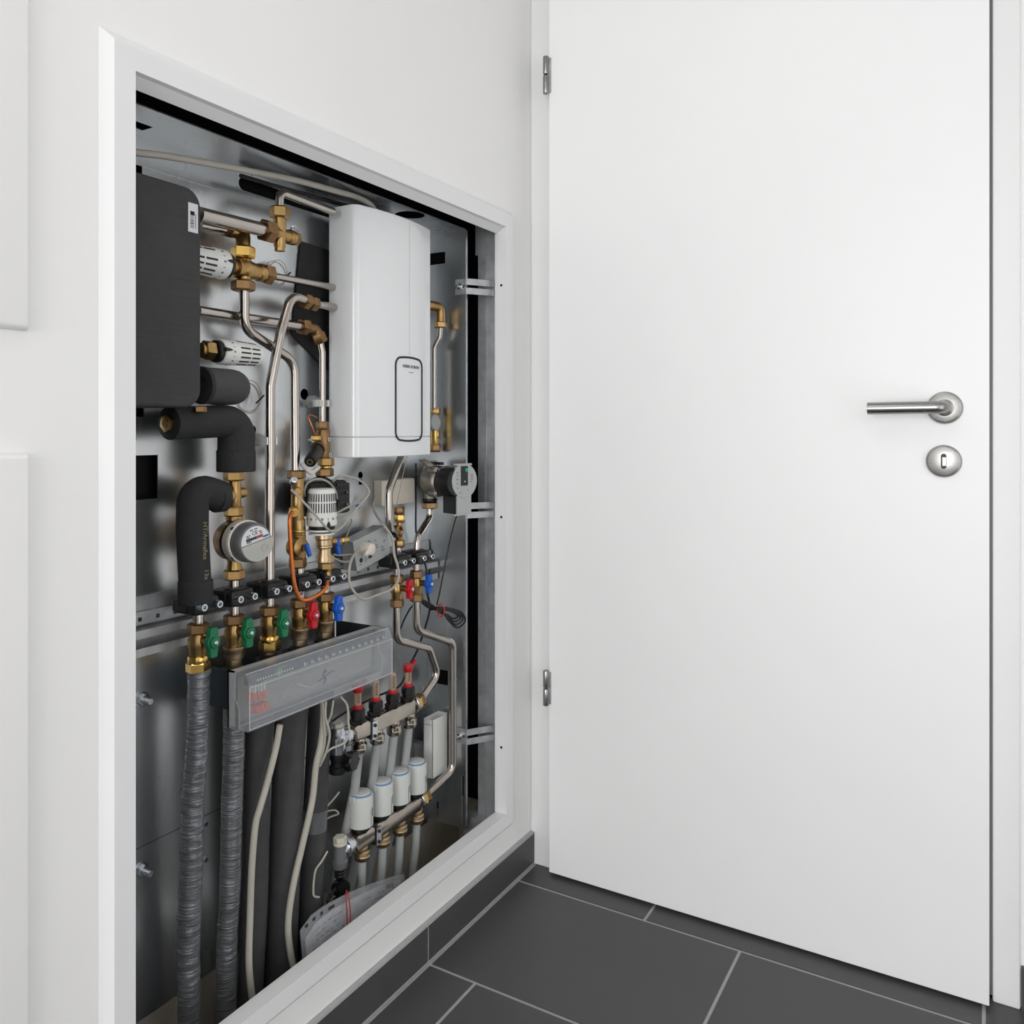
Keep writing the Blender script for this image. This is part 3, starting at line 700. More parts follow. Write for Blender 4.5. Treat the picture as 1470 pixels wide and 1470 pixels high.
for th in (.9, 2.4, 3.9, 5.4):
    d = V((0, math.cos(th), math.sin(th))); MB().obox(xc+OUT*.0235+d*.0333, OUT, d.cross(OUT), d, .005, .005, .0012).build('ring_notch', 'black', rg)
MB().lathe(xc+OUT*.027, OUT, [(0, .0315), (.001, .0318), (.018, .0300), (.0205, .0285)], 40).build('clear_dome', 'meter_grey', t) if False else MB().lathe(xc+OUT*.027, OUT, [(0, .0312), (.001, .0315), (.019, .0302), (.0215, .0288)], 40).build('register_housing', 'tape', t)
fc = xc+OUT*.0486
def seg(r, z0, n=24, flip=1):           # circle segment above / below a chord
    a0 = math.asin(z0/r); out = []
    for k in range(n+1):
        th = a0+(math.pi-2*a0)*k/n if flip > 0 else a0-(math.pi+2*a0)*k/n; out.append((r*math.cos(th), r*math.sin(th)))
    return out
tilt = math.radians(13)
def fpt(y, z, d=0): return fc+V((d, y*math.cos(tilt)-z*math.sin(tilt), y*math.sin(tilt)+z*math.cos(tilt)))
dl = MB().prism([fpt(y, z) for y, z in seg(.026, .002)], OUT*.0006).build('dial', 'paper', t)
MB().prism([fpt(y, z, .0002) for y, z in seg(.0285, .0015, flip=-1)], OUT*.005).build('lid', 'meter_grey', t, bevel=.0012)
MB().ring(fpt(.010, -.010, .005), fpt(.010, -.010, .0062), .0062, .0050).build('lid_emblem', 'meter_grey', t)
rgt = (fpt(1, 0)-fpt(0, 0)).normalized(); upv = (fpt(0, 1)-fpt(0, 0)).normalized()
text('dial_print', 'CE', .0085, 'ink', dl, fpt(.001, .0155, .0008), rgt, upv)
mb = MB()
for y, z, wd in ((-.013, .0145, .003), (-.009, .0145, .003), (-.012, .0118, .005), (.011, .0155, .005), (.012, .0125, .004), (-.004, .0215, .005), (.004, .0215, .005), (-.012, .0045, .008)): mb.obox(fpt(y, z, .0008), OUT, rgt, upv, .0005, wd, .0013)
g = mb.build('small_print', 'ink', dl); g['kind'] = 'stuff'
for k in range(8):
    MB().obox(fpt(-.0145+k*.0038, .0082, .0008), OUT, rgt, upv, .0006, .0032, .0042).build('digit_window', 'ink' if k < 5 else 'tie_red', dl)
MB().obox(fpt(.019, .0055, .0008), OUT, rgt, upv, .0006, .010, .0028).build('blue_mark', 'blueprint', dl)
def spin(o, ang, c):                    # turn the meter head a little towards the room
    Rm = Matrix.Rotation(ang, 3, 'Z'); k = V(c)-ORG[o.name]
    for v in o.data.vertices: v.co = Rm @ (v.co-k)+k
    for ch in o.children: spin(ch, ang, c)
for ch in t.children:
    if ch.name.split('.')[0] not in ('inlet', 'outlet', 'union_nut'): spin(ch, math.radians(-7), xc-OUT*.02)
pipe('short steel pipe between the water meter and the second clamp', [(336, 830, XA), (336, 852, XA)], .0083, group='short steel stubs')

PX = [284.5, 336, 387, 430.5, 467, 570, 598]
words = ['leftmost', 'second', 'third', 'fourth', 'fifth', 'sixth', 'rightmost']
ZC = .741
rail_front = XB+.030
for i, px in enumerate(PX):
    p = at(px, 860, XA); p.z = ZC
    t = thing('pipe_clamp', '%s black plastic pipe clamp with two silver hex inserts, counted from the left' % words[i], 'pipe clamp', (p.x, p.y, ZC-.014), 'black pipe clamps on the rail')
    mb = MB().box((rail_front, p.y-.0235, ZC-.0125), (p.x+.006, p.y+.0235, ZC+.0115)); mb.build('base', 'black', t, bevel=.004)
    MB().box((p.x+.003, p.y-.0225, ZC-.0135), (p.x+.021, p.y+.0225, ZC+.0125)).build('cap', 'black', t, bevel=.0055)
    MB().lathe(V((p.x, p.y, ZC-.0145)), UP, [(0, .0155), (.003, .0175), (.026, .0175), (.029, .0155)], 20).build('saddle', 'black', t)
    for s in (-1, 1):
        b0 = V((p.x+.019, p.y+s*.0140, ZC)); h = MB().lathe(b0, OUT, [(0, .0058), (.012, .0058), (.013, .0052), (.013, .0032), (.006, .0030), (.006, .0001)], 14).build('hex_insert', 'zinc', t)
    
# ------------------------------------------------------------------ ball valves
cols = ['green', 'green', 'green', 'red', 'blue', 'red', 'blue']
bot = ['hex', 'press', 'hex', 'press', 'press', 'nut', 'nut']
lab = ['leftmost brass ball valve with green handle above the grey foil hose', 'second brass ball valve with green handle below the water meter', 'third brass ball valve with green handle below the tall bent pipe',
       'brass ball valve with red handle behind the orange copper loop', 'brass ball valve with blue handle left of the plug cable loop', 'brass ball valve with red handle above the double bend pipes', 'rightmost brass ball valve with blue handle beside the black cable bundle']
for i, px in enumerate(PX):
    p = at(px, 900, XA); k = 1.0 if i < 5 else .86
    q = lambda z: V((p.x, p.y, z))
    t = thing('ball_valve', lab[i], 'ball valve', q(.634), 'brass ball valves below the rail')
    MB().cyl(q(.706), q(.730), .0085*k).build('stub_pipe', 'pipe_steel', t)
    MB().hex(q(.6965), q(.7125), .0162*k).build('nut', 'bronze', t)
    MB().lathe(q(.662), UP, [(0, .0115*k), (.004, .0130*k), (.012, .0132*k), (.017, .0150*k), (.026, .0150*k), (.031, .0128*k), (.0345, .0128*k)], 22).build('body', 'brass', t)
    MB().cyl(q(.687), q(.687)+OUT*.026, .0075*k).build('stem', 'brass', t)
    c0 = q(.687)+OUT*.026
    hd = MB(); R_ = .0115; Wd = .0066; Hh = .0225
    pol = []
    for th in range(-50, 51, 20): pol.append((R_*math.cos(math.radians(th)), R_*math.sin(math.radians(th))))
    pol += [(Wd, Hh-.002), (Wd-.002, Hh), (-Wd+.002, Hh), (-Wd, Hh-.002)]
    for th in range(130, 231, 20): pol.append((R_*math.cos(math.radians(th)), R_*math.sin(math.radians(th))))
    pol += [(-Wd, -Hh+.002), (-Wd+.002, -Hh), (Wd-.002, -Hh), (Wd, -Hh+.002)]
    hd.prism([c0+V((0, y*k, z*k)) for y, z in pol], OUT*.010)
    ho = hd.build('handle', cols[i], t, bevel=.0015)
    ho['label'] = cols[i]+' plastic butterfly handle'
    MB().rcyl(c0+OUT*.009, c0+OUT*.013, .0085*k, .001).build('hub', cols[i], ho)
    MB().rcyl(c0+OUT*.0125, c0+OUT*.0148, .0036, .0008, 14).build('screw', 'zinc', ho)
    if bot[i] == 'hex':
        MB().rcyl(q(.652), q(.664), .0155, .001).build('flange', 'brass_bright', t)
        MB().hex(q(.638), q(.655), .0178).build('union_nut', 'brass_bright' if i == 0 else 'brass_bright', t)
        MB().cyl(q(.620), q(.640), .0125 if i == 0 else .0095).build('tail', 'brass_pale', t)
    elif bot[i] == 'press':
        MB().lathe(q(.632), UP, [(0, .0120), (.010, .0120), (.011, .0145), (.014, .0150), (.024, .0152), (.026, .0165), (.030, .0165), (.032, .0135)], 24).build('press_sleeve', 'brass_pale', t)
    else:
        MB().hex(q(.648), q(.664), .0165*k).build('nut', 'bronze', t)
    if 1 <= i <= 4:
        MB().lathe(q(.6225), UP, [(0, .016), (.001, .0185), (.006, .0185), (.0085, .0150), (.010, .0125)], 24).build('rubber_collar', 'rubber', t)
        MB().rcyl(q(.6165), q(.6225), .0172, .001).build('end_ring', 'bronze', t)

# ------------------------------------------------------------------ hoses running to the floor
def wrinkle(seed, amp=.07):
    rnd = random.Random(seed); ph = [rnd.uniform(0, 6.28) for _ in range(8)]
    def f(L, t):
        return 1+amp*(.42*math.sin(L*420+ph[0]+2.2*math.sin(t+ph[1]+L*9)+3*math.sin(L*31+ph[5]))*(.5+.5*math.sin(t*1.0+L*23+ph[6]))+.4*math.sin(L*133+3*math.sin(2*t+ph[2]+L*40))+.55*math.sin(L*29+ph[3]+t)+.35*math.sin(L*11+ph[4]+2*t))
    return f
def dense(pts, n=150):
    s = spline(pts, 40); return s
def hose(name, label, pts, r, m, rf=None, group='hoses running down to the floor', n=20):
    path = [at(*p) for p in pts]; e = path[-1].copy(); d = path[-1]-path[-2]
    if e.z > .0: path.append(V((e.x-.004, e.y+d.y/abs(d.z)*e.z*.5, .001)))
    t = thing(name, label, 'hose', path[-1], group)
    MB().sweep(dense(path), r, n, rf=rf).build('cover', m, t, smooth=60)
    return t, path
t, p_ = hose('foil_hose', 'leftmost hose in crinkled grey foil sleeve below a green valve', [(286, 963, XA), (283, 1060, -.107), (277, 1160, -.112), (273, 1270, -.116), (271.5, 1362, -.12)], .0165, 'foil', wrinkle(1))
MB().ring(at(286, 966, XA), at(286, 961, XA), .0172, .0120).build('sleeve_rim', 'tape', t)
t, p_ = hose('foil_hose', 'second hose in crinkled grey foil sleeve below the control box', [(336, 960, XA), (335.5, 1054, -.107), (334, 1130, -.110), (330, 1269, -.116), (326, 1361, -.12)], .0163, 'foil', wrinkle(2, .05))
t, p_ = hose('foam_hose', 'dark foam hose behind the thick grey cable, third hose from the left', [(385, 945, XA), (374, 1050, -.115), (370, 1130, -.12), (366, 1300, -.128), (359, 1420, -.134)], .0205, 'foam_hose')
t, p_ = hose('foam_hose', 'thickest dark foam hose between the two grey cables', [(428, 935, XA), (417, 1040, -.112), (413, 1130, -.118), (404, 1361, -.13)], .027, 'foam_hose')
t, p_ = hose('foam_hose', 'dark foam hose with grey tape band left of the manifolds', [(466, 925, XA), (459, 1040, -.118), (454, 1130, -.124), (447, 1280, -.13)], .0215, 'foam_hose')
zt_ = (at(452, 1158, -.125).z, at(451, 1193, -.126).z)
MB().sweep([p for p in dense(p_) if zt_[1] < p.z < zt_[0]], .0226, 20, caps=True, rf=wrinkle(5, .015)).build('tape_band', 'tape', t)

# ------------------------------------------------------------------ wiring box with clear cover
bx0, bx1 = -.077, -.030
ya = at(358, 1000, bx1).y; yb = at(563, 940, bx1).y; z1 = at(358, 969, bx1).z; z0 = at(358, 1052, bx1).z
wb_ = thing('wiring_box', 'long wiring box with cloudy clear cover hanging in front of the hoses', 'wiring box', ((bx0+bx1)/2, (ya+yb)/2, z0))
MB().box((bx0, ya, z0), (bx0+.003, yb, z1)).box((bx0, ya, z1-.002), (bx0+.016, yb, z1)).box((bx0, ya, z0), (bx0+.016, yb, z0+.002)).build('back_tray', 'grey_plastic', wb_)
def endcap(y, th):
    return MB().prism([(bx0, y, z0+.002), (bx0+.024, y, z0), (bx0+.024, y, z0+.030), (bx0+.015, y, z0+.045), (bx0+.015, y, z1), (bx0, y, z1)], (0, th, 0))
endcap(ya, .003).build('end_cap', 'grey_plastic', wb_); endcap(yb-.003, .003).build('end_cap', 'grey_plastic', wb_)
pr = [(bx0+.016, z0), (bx1-.002, z0), (bx1, z0+.004), (bx1, z1-.020), (bx1-.008, z1), (bx0+.016, z1)]
ci = [(bx0+.016, z0+.002), (bx1-.003, z0+.002), (bx1-.002, z0+.005), (bx1-.002, z1-.0205), (bx1-.0095, z1-.002), (bx0+.016, z1-.002)]
mb = MB(); n = len(pr)
for k, (y, s) in enumerate(((ya, 1), (yb, -1))):
    mb.add([(x, y, z) for x, z in pr], [tuple(range(n))])
o = [V((x, ya, z)) for x, z in pr]; e = V((0, yb-ya, 0)); q = [p+e for p in o]
mb.add(o+q, [(i, i+1, n+i+1, n+i) for i in range(n-1)])
cv = mb.build('clear_cover', 'clear_cover', wb_, smooth=20)
for z_, x_ in ((z1-.020, bx1+.0004), (z0+.0035, bx1+.0002), (z1-.0005, bx1-.0078)): MB().sweep([V((x_, ya, z_)), V((x_, yb, z_))], .0007, 6).build('cover_edge', 'clear_clip', cv)
for y_ in (ya+.0005, yb-.0005): MB().sweep([V((bx1+.0002, y_, z0+.003)), V((bx1+.0002, y_, z1-.020))], .0008, 6).build('cover_edge', 'clear_clip', cv)
MB().box((bx0+.006, ya+.012, z0+.012), (bx0+.008, yb-.012, z1-.012)).build('circuit_board', 'meter_grey', wb_)
MB().box((bx1-.020, ya+.008, z1-.020), (bx1-.0105, yb-.008, z1-.006)).build('terminal_strip', 'sheet_dark', wb_)
for k in range(6):
    y_ = ya+.018+.009*(k % 3)+(.006 if k > 2 else 0); z_ = z0+.046 if k < 3 else z0+.026
    MB().obox((bx1-.014, y_, z_), OUT, (0, .96, .27), (0, -.27, .96), .016, .0075, .013).build('orange_connector', 'orange', wb_, bevel=.0008, segs=1)
for k in range(4): MB().box((bx1-.02, ya+.018+k*.006, z0+.05), (bx1-.008, ya+.021+k*.006, z0+.064)).build('white_connector', 'white_plastic', wb_)
cr = ((.02, .04), (.03, .07), (.05, .05), (.08, .03), (.11, .055), (.16, .03), (.2, .05), (.25, .035))
for k, c_ in enumerate(('blue', 'offwhite', 'cable_grey', 'cable_grey', 'offwhite', 'blueprint')):
    a_, b_ = cr[k], cr[k+1]
    MB().sweep(spline([V((bx1-.014, ya+a_[0], z0+.02+a_[1]*.4)), V((bx1-.009, ya+(a_[0]+b_[0])/2, z0+.012+b_[1]*.6)), V((bx1-.016, ya+b_[0], z0+.015+b_[1]*.5))]), .0013, 6).build('wire', c_, wb_)
mb = MB()
for k in range(14): mb.box((bx1-.0055, ya+.02+k*.0055, z1-.0155), (bx1-.005, ya+.0225+k*.0055, z1-.0125))
for k in range(13): mb.box((bx1-.0055, ya+.118+k*.0165, z1-.0165), (bx1-.005, ya+.1205+k*.0165, z1-.011)).box((bx1-.0055, ya+.123+k*.0165, z1-.0165), (bx1-.005, ya+.125+k*.0165, z1-.013))
g = mb.build('scale_print', 'paper', wb_); g['kind'] = 'stuff'
MB().box((bx1-.010, ya+.062, z1-.021), (bx1-.0055, ya+.071, z1-.008)).build('green_terminal', 'led_green', wb_)
MB().box((bx1-.009, ya+.008, z1-.0185), (bx1-.0055, ya+.016, z1-.0125)).build('black_label', 'ink', wb_)
MB().sweep(spline([V((bx1-.006, ya+.164, z0+.028)), V((bx1-.006, ya+.168, z0+.036)), V((bx1-.006, ya+.163, z0+.042)), V((bx1-.006, ya+.167, z0+.050)), V((bx1-.006, ya+.170, z0+.046))]), .0014, 6).build('cable_tie', 'cable_black', wb_)
MB().box((-.1639, ya+.002, z0+.025), (bx0-.0002, ya+.0035, z1)).box((bx0-.002, ya+.002, z0+.025), (bx0-.0002, ya+.03, z1)).build('mounting_bracket', 'sheet_dark', wb_)
MB().box((-.1639, yb-.0035, z0+.025), (bx0-.0002, yb-.002, z1)).build('mounting_bracket', 'sheet_dark', wb_)

# ------------------------------------------------------------------ underfloor manifolds
XM = -.101
def manifold(name, label, pxl, pxr, pyl, hgt):
    pl = at(pxl, pyl, XM+.015); pr_ = at(pxr, pyl, XM+.015); z1 = pl.z; z0 = z1-hgt
    t = thing(name, label, 'manifold', (XM, (pl.y+pr_.y)/2, z0), 'steel underfloor manifolds')
    MB().box((XM-.015, pl.y, z0), (XM+.015, pr_.y, z1)).build('bar', 'nickel', t, bevel=.005, segs=3)
    zc = (z0+z1)/2
    MB().lathe(V((XM, pr_.y-.001, zc)), RT, [(0, .013), (.006, .0105), (.014, .0105)], 20).build('end_spigot', 'nickel', t)
    MB().lathe(V((XM, pl.y+.001, zc)), -RT, [(0, .013), (.006, .0105), (.014, .0105)], 20).build('end_spigot', 'nickel', t)
    return t, pl.y, pr_.y, z0, z1, zc
mu, ul, ur, uz0, uz1, uzc = manifold('supply_manifold', 'upper steel manifold bar with four black and red flow meters', 511, 598, 1044, .030)
ml, ll, lr, lz0, lz1, lzc = manifold('return_manifold', 'lower steel manifold bar with four white actuators', 514, 606, 1202, .030)
def collar(t, y, z0, z1, name='bracket'):
    o = MB().box((XM-.018, y-.004, z0-.006), (XM+.0165, y+.004, z1+.003)).build('wall_bracket', 'black', t, bevel=.001, segs=1)
    MB().box((XM+.0165, y-.001, z0-.008), (XM+.0175, y+.013, z1-.004)).build('clip_plate', 'zinc', t)
    for z in (z0-.002, z1-.012): MB().sphere((XM+.0185, y+.006, z), .0032, 10).build('rivet', 'black', t)
    return o
yb1 = at(534, 1040, XM+.015).y; collar(mu, yb1, uz0, uz1); yb2 = at(540, 1190, XM+.015).y; collar(ml, yb2, lz0, lz1)
def endnut(label, y, z):
    t = thing('brass_union', label, 'fitting', (XM, y+.02, z-.018), 'brass fittings')
    MB().rcyl(V((XM, y+.004, z)), V((XM, y+.013, z)), .0185, .002).build('ring', 'nickel', t)
    MB().hex(V((XM, y+.012, z)), V((XM, y+.022, z)), .0175).build('nut', 'brass_bright', t)
    MB().hex(V((XM, y+.022, z)), V((XM, y+.036, z)), .0165, .1).build('nut', 'bronze', t)
endnut('brass union at the right end of the upper manifold', ur, uzc); endnut('brass union at the right end of the lower manifold', lr, lzc)
# flow meters
caps = [True, False, False, True]
pos = ['red capped flow meter nearest the wiring box', 'open flow meter second from the left on the upper manifold', 'open flow meter third from the left on the upper manifold', 'red capped flow meter beside the bent supply pipe']
FP = [513.5, 539.5, 564, 586]
for i, px in enumerate(FP):
    y = at(px, 1020, XM).y; b = V((XM, y, uz1))
    t = thing('flow_meter', pos[i], 'flow meter', b, 'flow meters on the upper manifold')
    MB().lathe(b, UP, [(0, .0155), (.0015, .0165), (.005, .0165), (.007, .0135)], 6, .2).build('hex_flange', 'black', t)
    MB().lathe(b+UP*.006, UP, [(0, .0128), (.006, .0128), (.007, .0140), (.017, .0138), (.020, .0115)], 22).build('base', 'black', t)
    MB().rcyl(b+UP*.0255, b+UP*.0325, .0092, .001).build('red_ring', 'red', t)
    MB().rcyl(b+UP*.019, b+UP*.027, .0098, .001).build('red_seat', 'red', t)
    sg = MB().lathe(b+UP*.0325, UP, [(0, .0072), (.030, .0068), (.034, .0055), (.035, .003)], 20).build('sight_glass', 'clear_tube', t)
    MB().cyl(b+UP*.0325, b+UP*.055, .0026).build('float_rod', 'orange' if i != 2 else 'brass_pale', t)
    mb = MB()
    for k in range(7): mb.obox(b+V((.0060, -.0042, .0386+k*.0035)), (.82, -.57, 0), (.57, .82, 0), UP, .001, .0045, .0012)
    g = mb.build('scale_marks', 'ink', t); g['kind'] = 'stuff'
    if caps[i]:
        cp = MB().lathe(b+UP*.056, UP, [(0, .0085), (.004, .0105), (.013, .0105), (.015, .0095)], 20).build('cap', 'red', t)
        MB().obox(b+V((.003, .013, .070)), (0, .8, .6), (1, 0, 0), (0, -.6, .8), .018, .006, .006).build('cap_tab', 'red', cp, bevel=.001, segs=1)
# white actuators
AP = [518, 547.5, 572.5, 596.5]
wds = ['nearest white round actuator at left end of the lower manifold', 'second white round actuator from the left on the lower manifold', 'third white round actuator from the left on the lower manifold', 'farthest white round actuator next to the white carton']
for i, px in enumerate(AP):
    y = at(px, 1150, XM).y; b = V((XM, y, lz1))
    t = thing('valve_actuator', wds[i], 'actuator', b, 'white actuators on the lower manifold')
    MB().rcyl(b, b+UP*.009, .0165, .001).build('base_collar', 'black', t)
    bd = MB().lathe(b+UP*.009, UP, [(0, .0215), (.001, .0232), (.056, .0232), (.0585, .0220), (.0587, .0208)], 32).build('housing', 'actuator', t)
    MB().rcyl(b+UP*.0670, b+UP*.0700, .0192, .0004, 28).build('blue_ring', 'pale_blue', t)
    MB().rcyl(b+UP*.0680, b+UP*.0722, .0180, .0008, 28).build('top_button', 'actuator', t)
    MB().box(b+V((-.006, -.0245, .058)), b+V((.004, -.0195, .0695))).build('tab', 'actuator', t, bevel=.001, segs=1)
    mb = MB()
    d = V((.96, .28, 0)); s_ = V((-.28, .96, 0))
    for k in range(5): mb.obox(b+d*.0233+UP*(.030+k*.0034), d, s_, UP, .0006, .0030 if k % 2 else .0020, .0022)
    g = mb.build('side_print', 'ink', bd); g['kind'] = 'stuff'
    mb = MB(); d = V((.995, -.1, 0)); s_ = V((.1, .995, 0))
    mb.obox(b+d*.0232+s_*.004+UP*.027, d, s_, UP, .0006, .0006, .032).obox(b+d*.0232+s_*.0085+UP*.0105, d, s_, UP, .0006, .009, .0006)
    mb.build('seam_line', 'ink_pale', bd)
# nuts and plastic pipes
def pex(label, y, z, dX, dY, zend, grp, m='nickel'):
    b = V((XM, y, z)); t = thing('heating_pipe', label, 'heating pipe', (XM+dX, y+dY, zend), grp)
    MB().rcyl(b, b-UP*.009, .0115, .001).build('adapter', m, t)
    MB().lathe(b-UP*.009, -UP, [(0, .0125), (.002, .0148), (.008, .0150), (.009, .0140), (.0105, .0150), (.016, .0145), (.019, .0120)], 20).build('union_nut', m, t)
    e = V((XM+dX, y+dY, zend)); MB().sweep([b-UP*.02, b-UP*.05+(e-b)*.10, e], .0085, 14).build('tube', 'pex', t)
od = ['first', 'second', 'third', 'fourth']
for i, px in enumerate(FP):
    pex('%s pale plastic heating pipe from the left below the upper manifold' % od[i], at(px, 1020, XM).y+.004, uz0, -.060, -.046, .002, 'plastic pipes from the upper manifold')
for i, px in enumerate(AP):
    pex('%s pale plastic heating pipe from the left below the lower manifold' % od[i], at(px, 1150, XM).y+.004, lz0, -.014, -.012, .002, 'plastic pipes from the lower manifold', 'brass_pale')
# supply and return pipes to the manifolds
pipe('bent steel pipe from the red valve to the upper manifold', [(569, 866, XA), (569, 918, XA), (616, 930, -.098), (629, 968, -.098), V((XM, ur+.030, uzc))], .0083, .022)
pipe('long bent steel pipe from the rightmost blue valve to the lower manifold', [(598, 856, XA), (598, 905, XA), (650, 922, -.082), (650, 1104, -.082), V((XM, lr+.030, lzc))], .0083, .024)
# end valves
t = thing('end_valve', 'chrome vent valve with black drain at left end of the upper manifold', 'valve', V((XM, ul-.03, uzc-.07)), 'manifold end valves')
c0 = V((XM, ul-.032, uzc))
MB().lathe(V((XM, ul-.006, uzc)), -RT, [(0, .0145), (.008, .0145), (.009, .0165), (.014, .0165), (.015, .013), (.026, .013)], 24).build('union_ring', 'zinc', t)
MB().lathe(c0-UP*.024, UP, [(0, .0145), (.004, .0150), (.016, .0150), (.020, .0162), (.030, .0162), (.034, .0125), (.046, .0115)], 24).build('body', 'zinc', t)
MB().hex(c0+UP*.022, c0+UP*.030, .0100).build('vent_cap', 'offwhite', t)
MB().lathe(c0-UP*.060, UP, [(0, .0150), (.003, .0162), (.012, .0162), (.014, .013), (.022, .013), (.026, .0145), (.036, .0145)], 22).build('drain_neck', 'black', t)
k0 = c0+V((.008, .012, -.040)); kn = MB().lathe(k0, V((1, .1, 0)), [(0, .013), (.004, .0165), (.018, .0165), (.020, .014)], 12).build('drain_knob', 'black_gloss', t)
for th in range(6):
    d = V((0, math.cos(th*1.047), math.sin(th*1.047))); MB().obox(k0+OUT*.012+d*.0165, OUT, d.cross(OUT), d, .012, .005, .003).build('knob_rib', 'black_gloss', kn)
t = thing('end_valve', 'grey vent valve with black drain cap at left end of the lower manifold', 'valve', V((XM, ll-.03, lzc-.085)), 'manifold end valves')
c0 = V((XM, ll-.032, lzc))
MB().lathe(V((XM, ll-.004, lzc)), -RT, [(0, .0150), (.008, .0150), (.009, .0172), (.016, .0172), (.017, .013), (.028, .013)], 24).build('union_ring', 'zinc', t)
MB().lathe(c0-UP*.030, UP, [(0, .0120), (.003, .0140), (.014, .0145), (.015, .0128), (.03, .0128), (.042, .0120)], 24).build('body', 'tape', t)
MB().rcyl(c0+UP*.012, c0+UP*.018, .0125, .001).build('collar', 'offwhite', t)
MB().hex(c0+UP*.018, c0+UP*.027, .0125).build('vent_cap', 'offwhite', t)
MB().lathe(c0-UP*.047, UP, [(0, .009), (.004, .011), (.006, .009), (.010, .011), (.012, .009), (.018, .011)], 20).build('drain_neck', 'black', t)
k0 = c0+V((-.004, -.004, -.064)); MB().lathe(k0, V((1, -.12, .1)), [(0, .0135), (.003, .0150), (.018, .0150), (.021, .0135)], 26).build('drain_cap', 'black_gloss', t)
MB().sweep(fillet([k0+V((.010, -.010, .008)), k0+V((.010, -.034, -.004)), k0+V((.010, -.034, -.013)), k0+V((.010, -.004, -.012))], .006), .0026, 8).build('cap_strap', 'black_gloss', t)

# ------------------------------------------------------------------ circulation pump
yp = R(1.438); xp = at(618, 690, -.12); yp = xp.y; pz = xp.z
nrm = V((math.cos(math.radians(13)), -math.sin(math.radians(13)), 0)); sd = UP.cross(nrm)
t = thing('circulation_pump', 'grey and black circulation pump with round control face', 'pump', (xp.x, yp, pz-.035))
c0 = V((-.122, yp, pz))
MB().lathe(c0-OUT*.004, nrm, [(0, .020), (.006, .030), (.016, .033), (.034, .0335), (.044, .031), (.048, .027)], 28).build('cast_housing', 'cast', t)
MB().lathe(c0-UP*.045, UP, [(0, .015), (.016, .0155), (.03, .018), (.06, .018), (.074, .0155), (.088, .015)], 20).build('volute', 'cast', t)
for s in (-1, 1):
    for q_ in (-1, 1):
        e = c0+nrm*.040+sd*s*.021+UP*q_*.024; b = MB().rcyl(e-nrm*.016, e+nrm*.006, .0078, .0012).build('bolt_lug', 'cast', t); MB().hex(e+nrm*.006, e+nrm*.009, .0046).build('bolt', 'zinc', b)
MB().lathe(c0+nrm*.047, nrm, [(0, .0285), (.003, .030), (.012, .0305), (.032, .0305), (.036, .0280), (.040, .0280)], 28).build('motor', 'black', t)
fc = V((-.034, yp, pz+.002))+sd*.001
fo = MB().lathe(fc-nrm*.006, nrm, [(0, .0345), (.001, .0362), (.007, .0362), (.0085, .0350)], 40).build('face_plate', 'grey_plastic', t)
MB().obox(fc-nrm*.004+UP*.0345, nrm, sd, UP, .009, .044, .004).build('face_top_edge', 'grey_plastic', t)
MB().obox(fc-nrm*.0015-UP*.049, nrm, sd, UP, .006, .040, .044).build('terminal_cover', 'grey_plastic', t, bevel=.001, segs=1)
MB().obox(fc-nrm*.002-UP*.070-sd*.004, nrm, sd, UP, .010, .052, .003).build('terminal_lip', 'grey_plastic', t)
MB().obox(fc-nrm*.025-UP*.047, nrm, sd, UP, .040, .040, .044).build('terminal_box', 'black', t, bevel=.002)
d_ = MB().obox(fc+nrm*.0028-sd*.002+UP*.011, nrm, sd, UP, .0008, .020, .041).build('display', 'ink', t)
MB().rcyl(fc+nrm*.003+sd*.0045+UP*.023, fc+nrm*.0036+sd*.0045+UP*.023, .0040, .0002, 18).build('teal_mark', 'teal', d_)
MB().sphere(fc+nrm*.0033-sd*.001+UP*(-.001), .0016, 8).build('indicator', 'paper', d_)
mb = MB()
for k, (y_, z_, w_, h_) in enumerate(((-.022, .018, .006, .003), (-.022, .012, .007, .002), (-.022, .004, .006, .004), (-.022, -.005, .005, .003), (-.021, -.014, .004, .004), (.020, .012, .010, .0025), (.020, .008, .010, .0025), (.020, .003, .010, .0025), (.019, -.002, .009, .002), (-.014, -.024, .005, .004), (.008, -.019, .008, .0015), (-.006, -.027, .004, .001), (-.002, .006, .004, .002), (.003, .006, .003, .002))):
    mb.obox(fc+nrm*.0027+sd*y_+UP*z_, nrm, sd, UP, .0006, w_*.7, h_*.8)
g = mb.build('face_print', 'ink_pale', fo); g['kind'] = 'stuff'
MB().obox(c0+UP*.038+nrm*.024+sd*-.004, nrm, sd, UP, .040, .010, .006).build('cable_clip', 'black', t)
for k in range(3): MB().sweep(spline([c0+V((.004, -.026-k*.007, .046)), c0+V((.020, -.018-k*.007, .034)), c0+V((.024, -.006-k*.006, .026))]), .0028, 8).build('wire_clip', 'cast', t)
MB().rcyl(c0-UP*.045, c0-UP*.038, .0165, .001).build('gasket', 'black', t)
MB().hex(c0-UP*.060, c0-UP*.046, .0178).build('union_nut', 'bronze', t)
pipe('short bent steel pipe from the pump down to the rightmost clamp', [c0-UP*.058, c0-UP*.080, at(599, 772, XA), at(598, 803, XA)], .0073, .022)
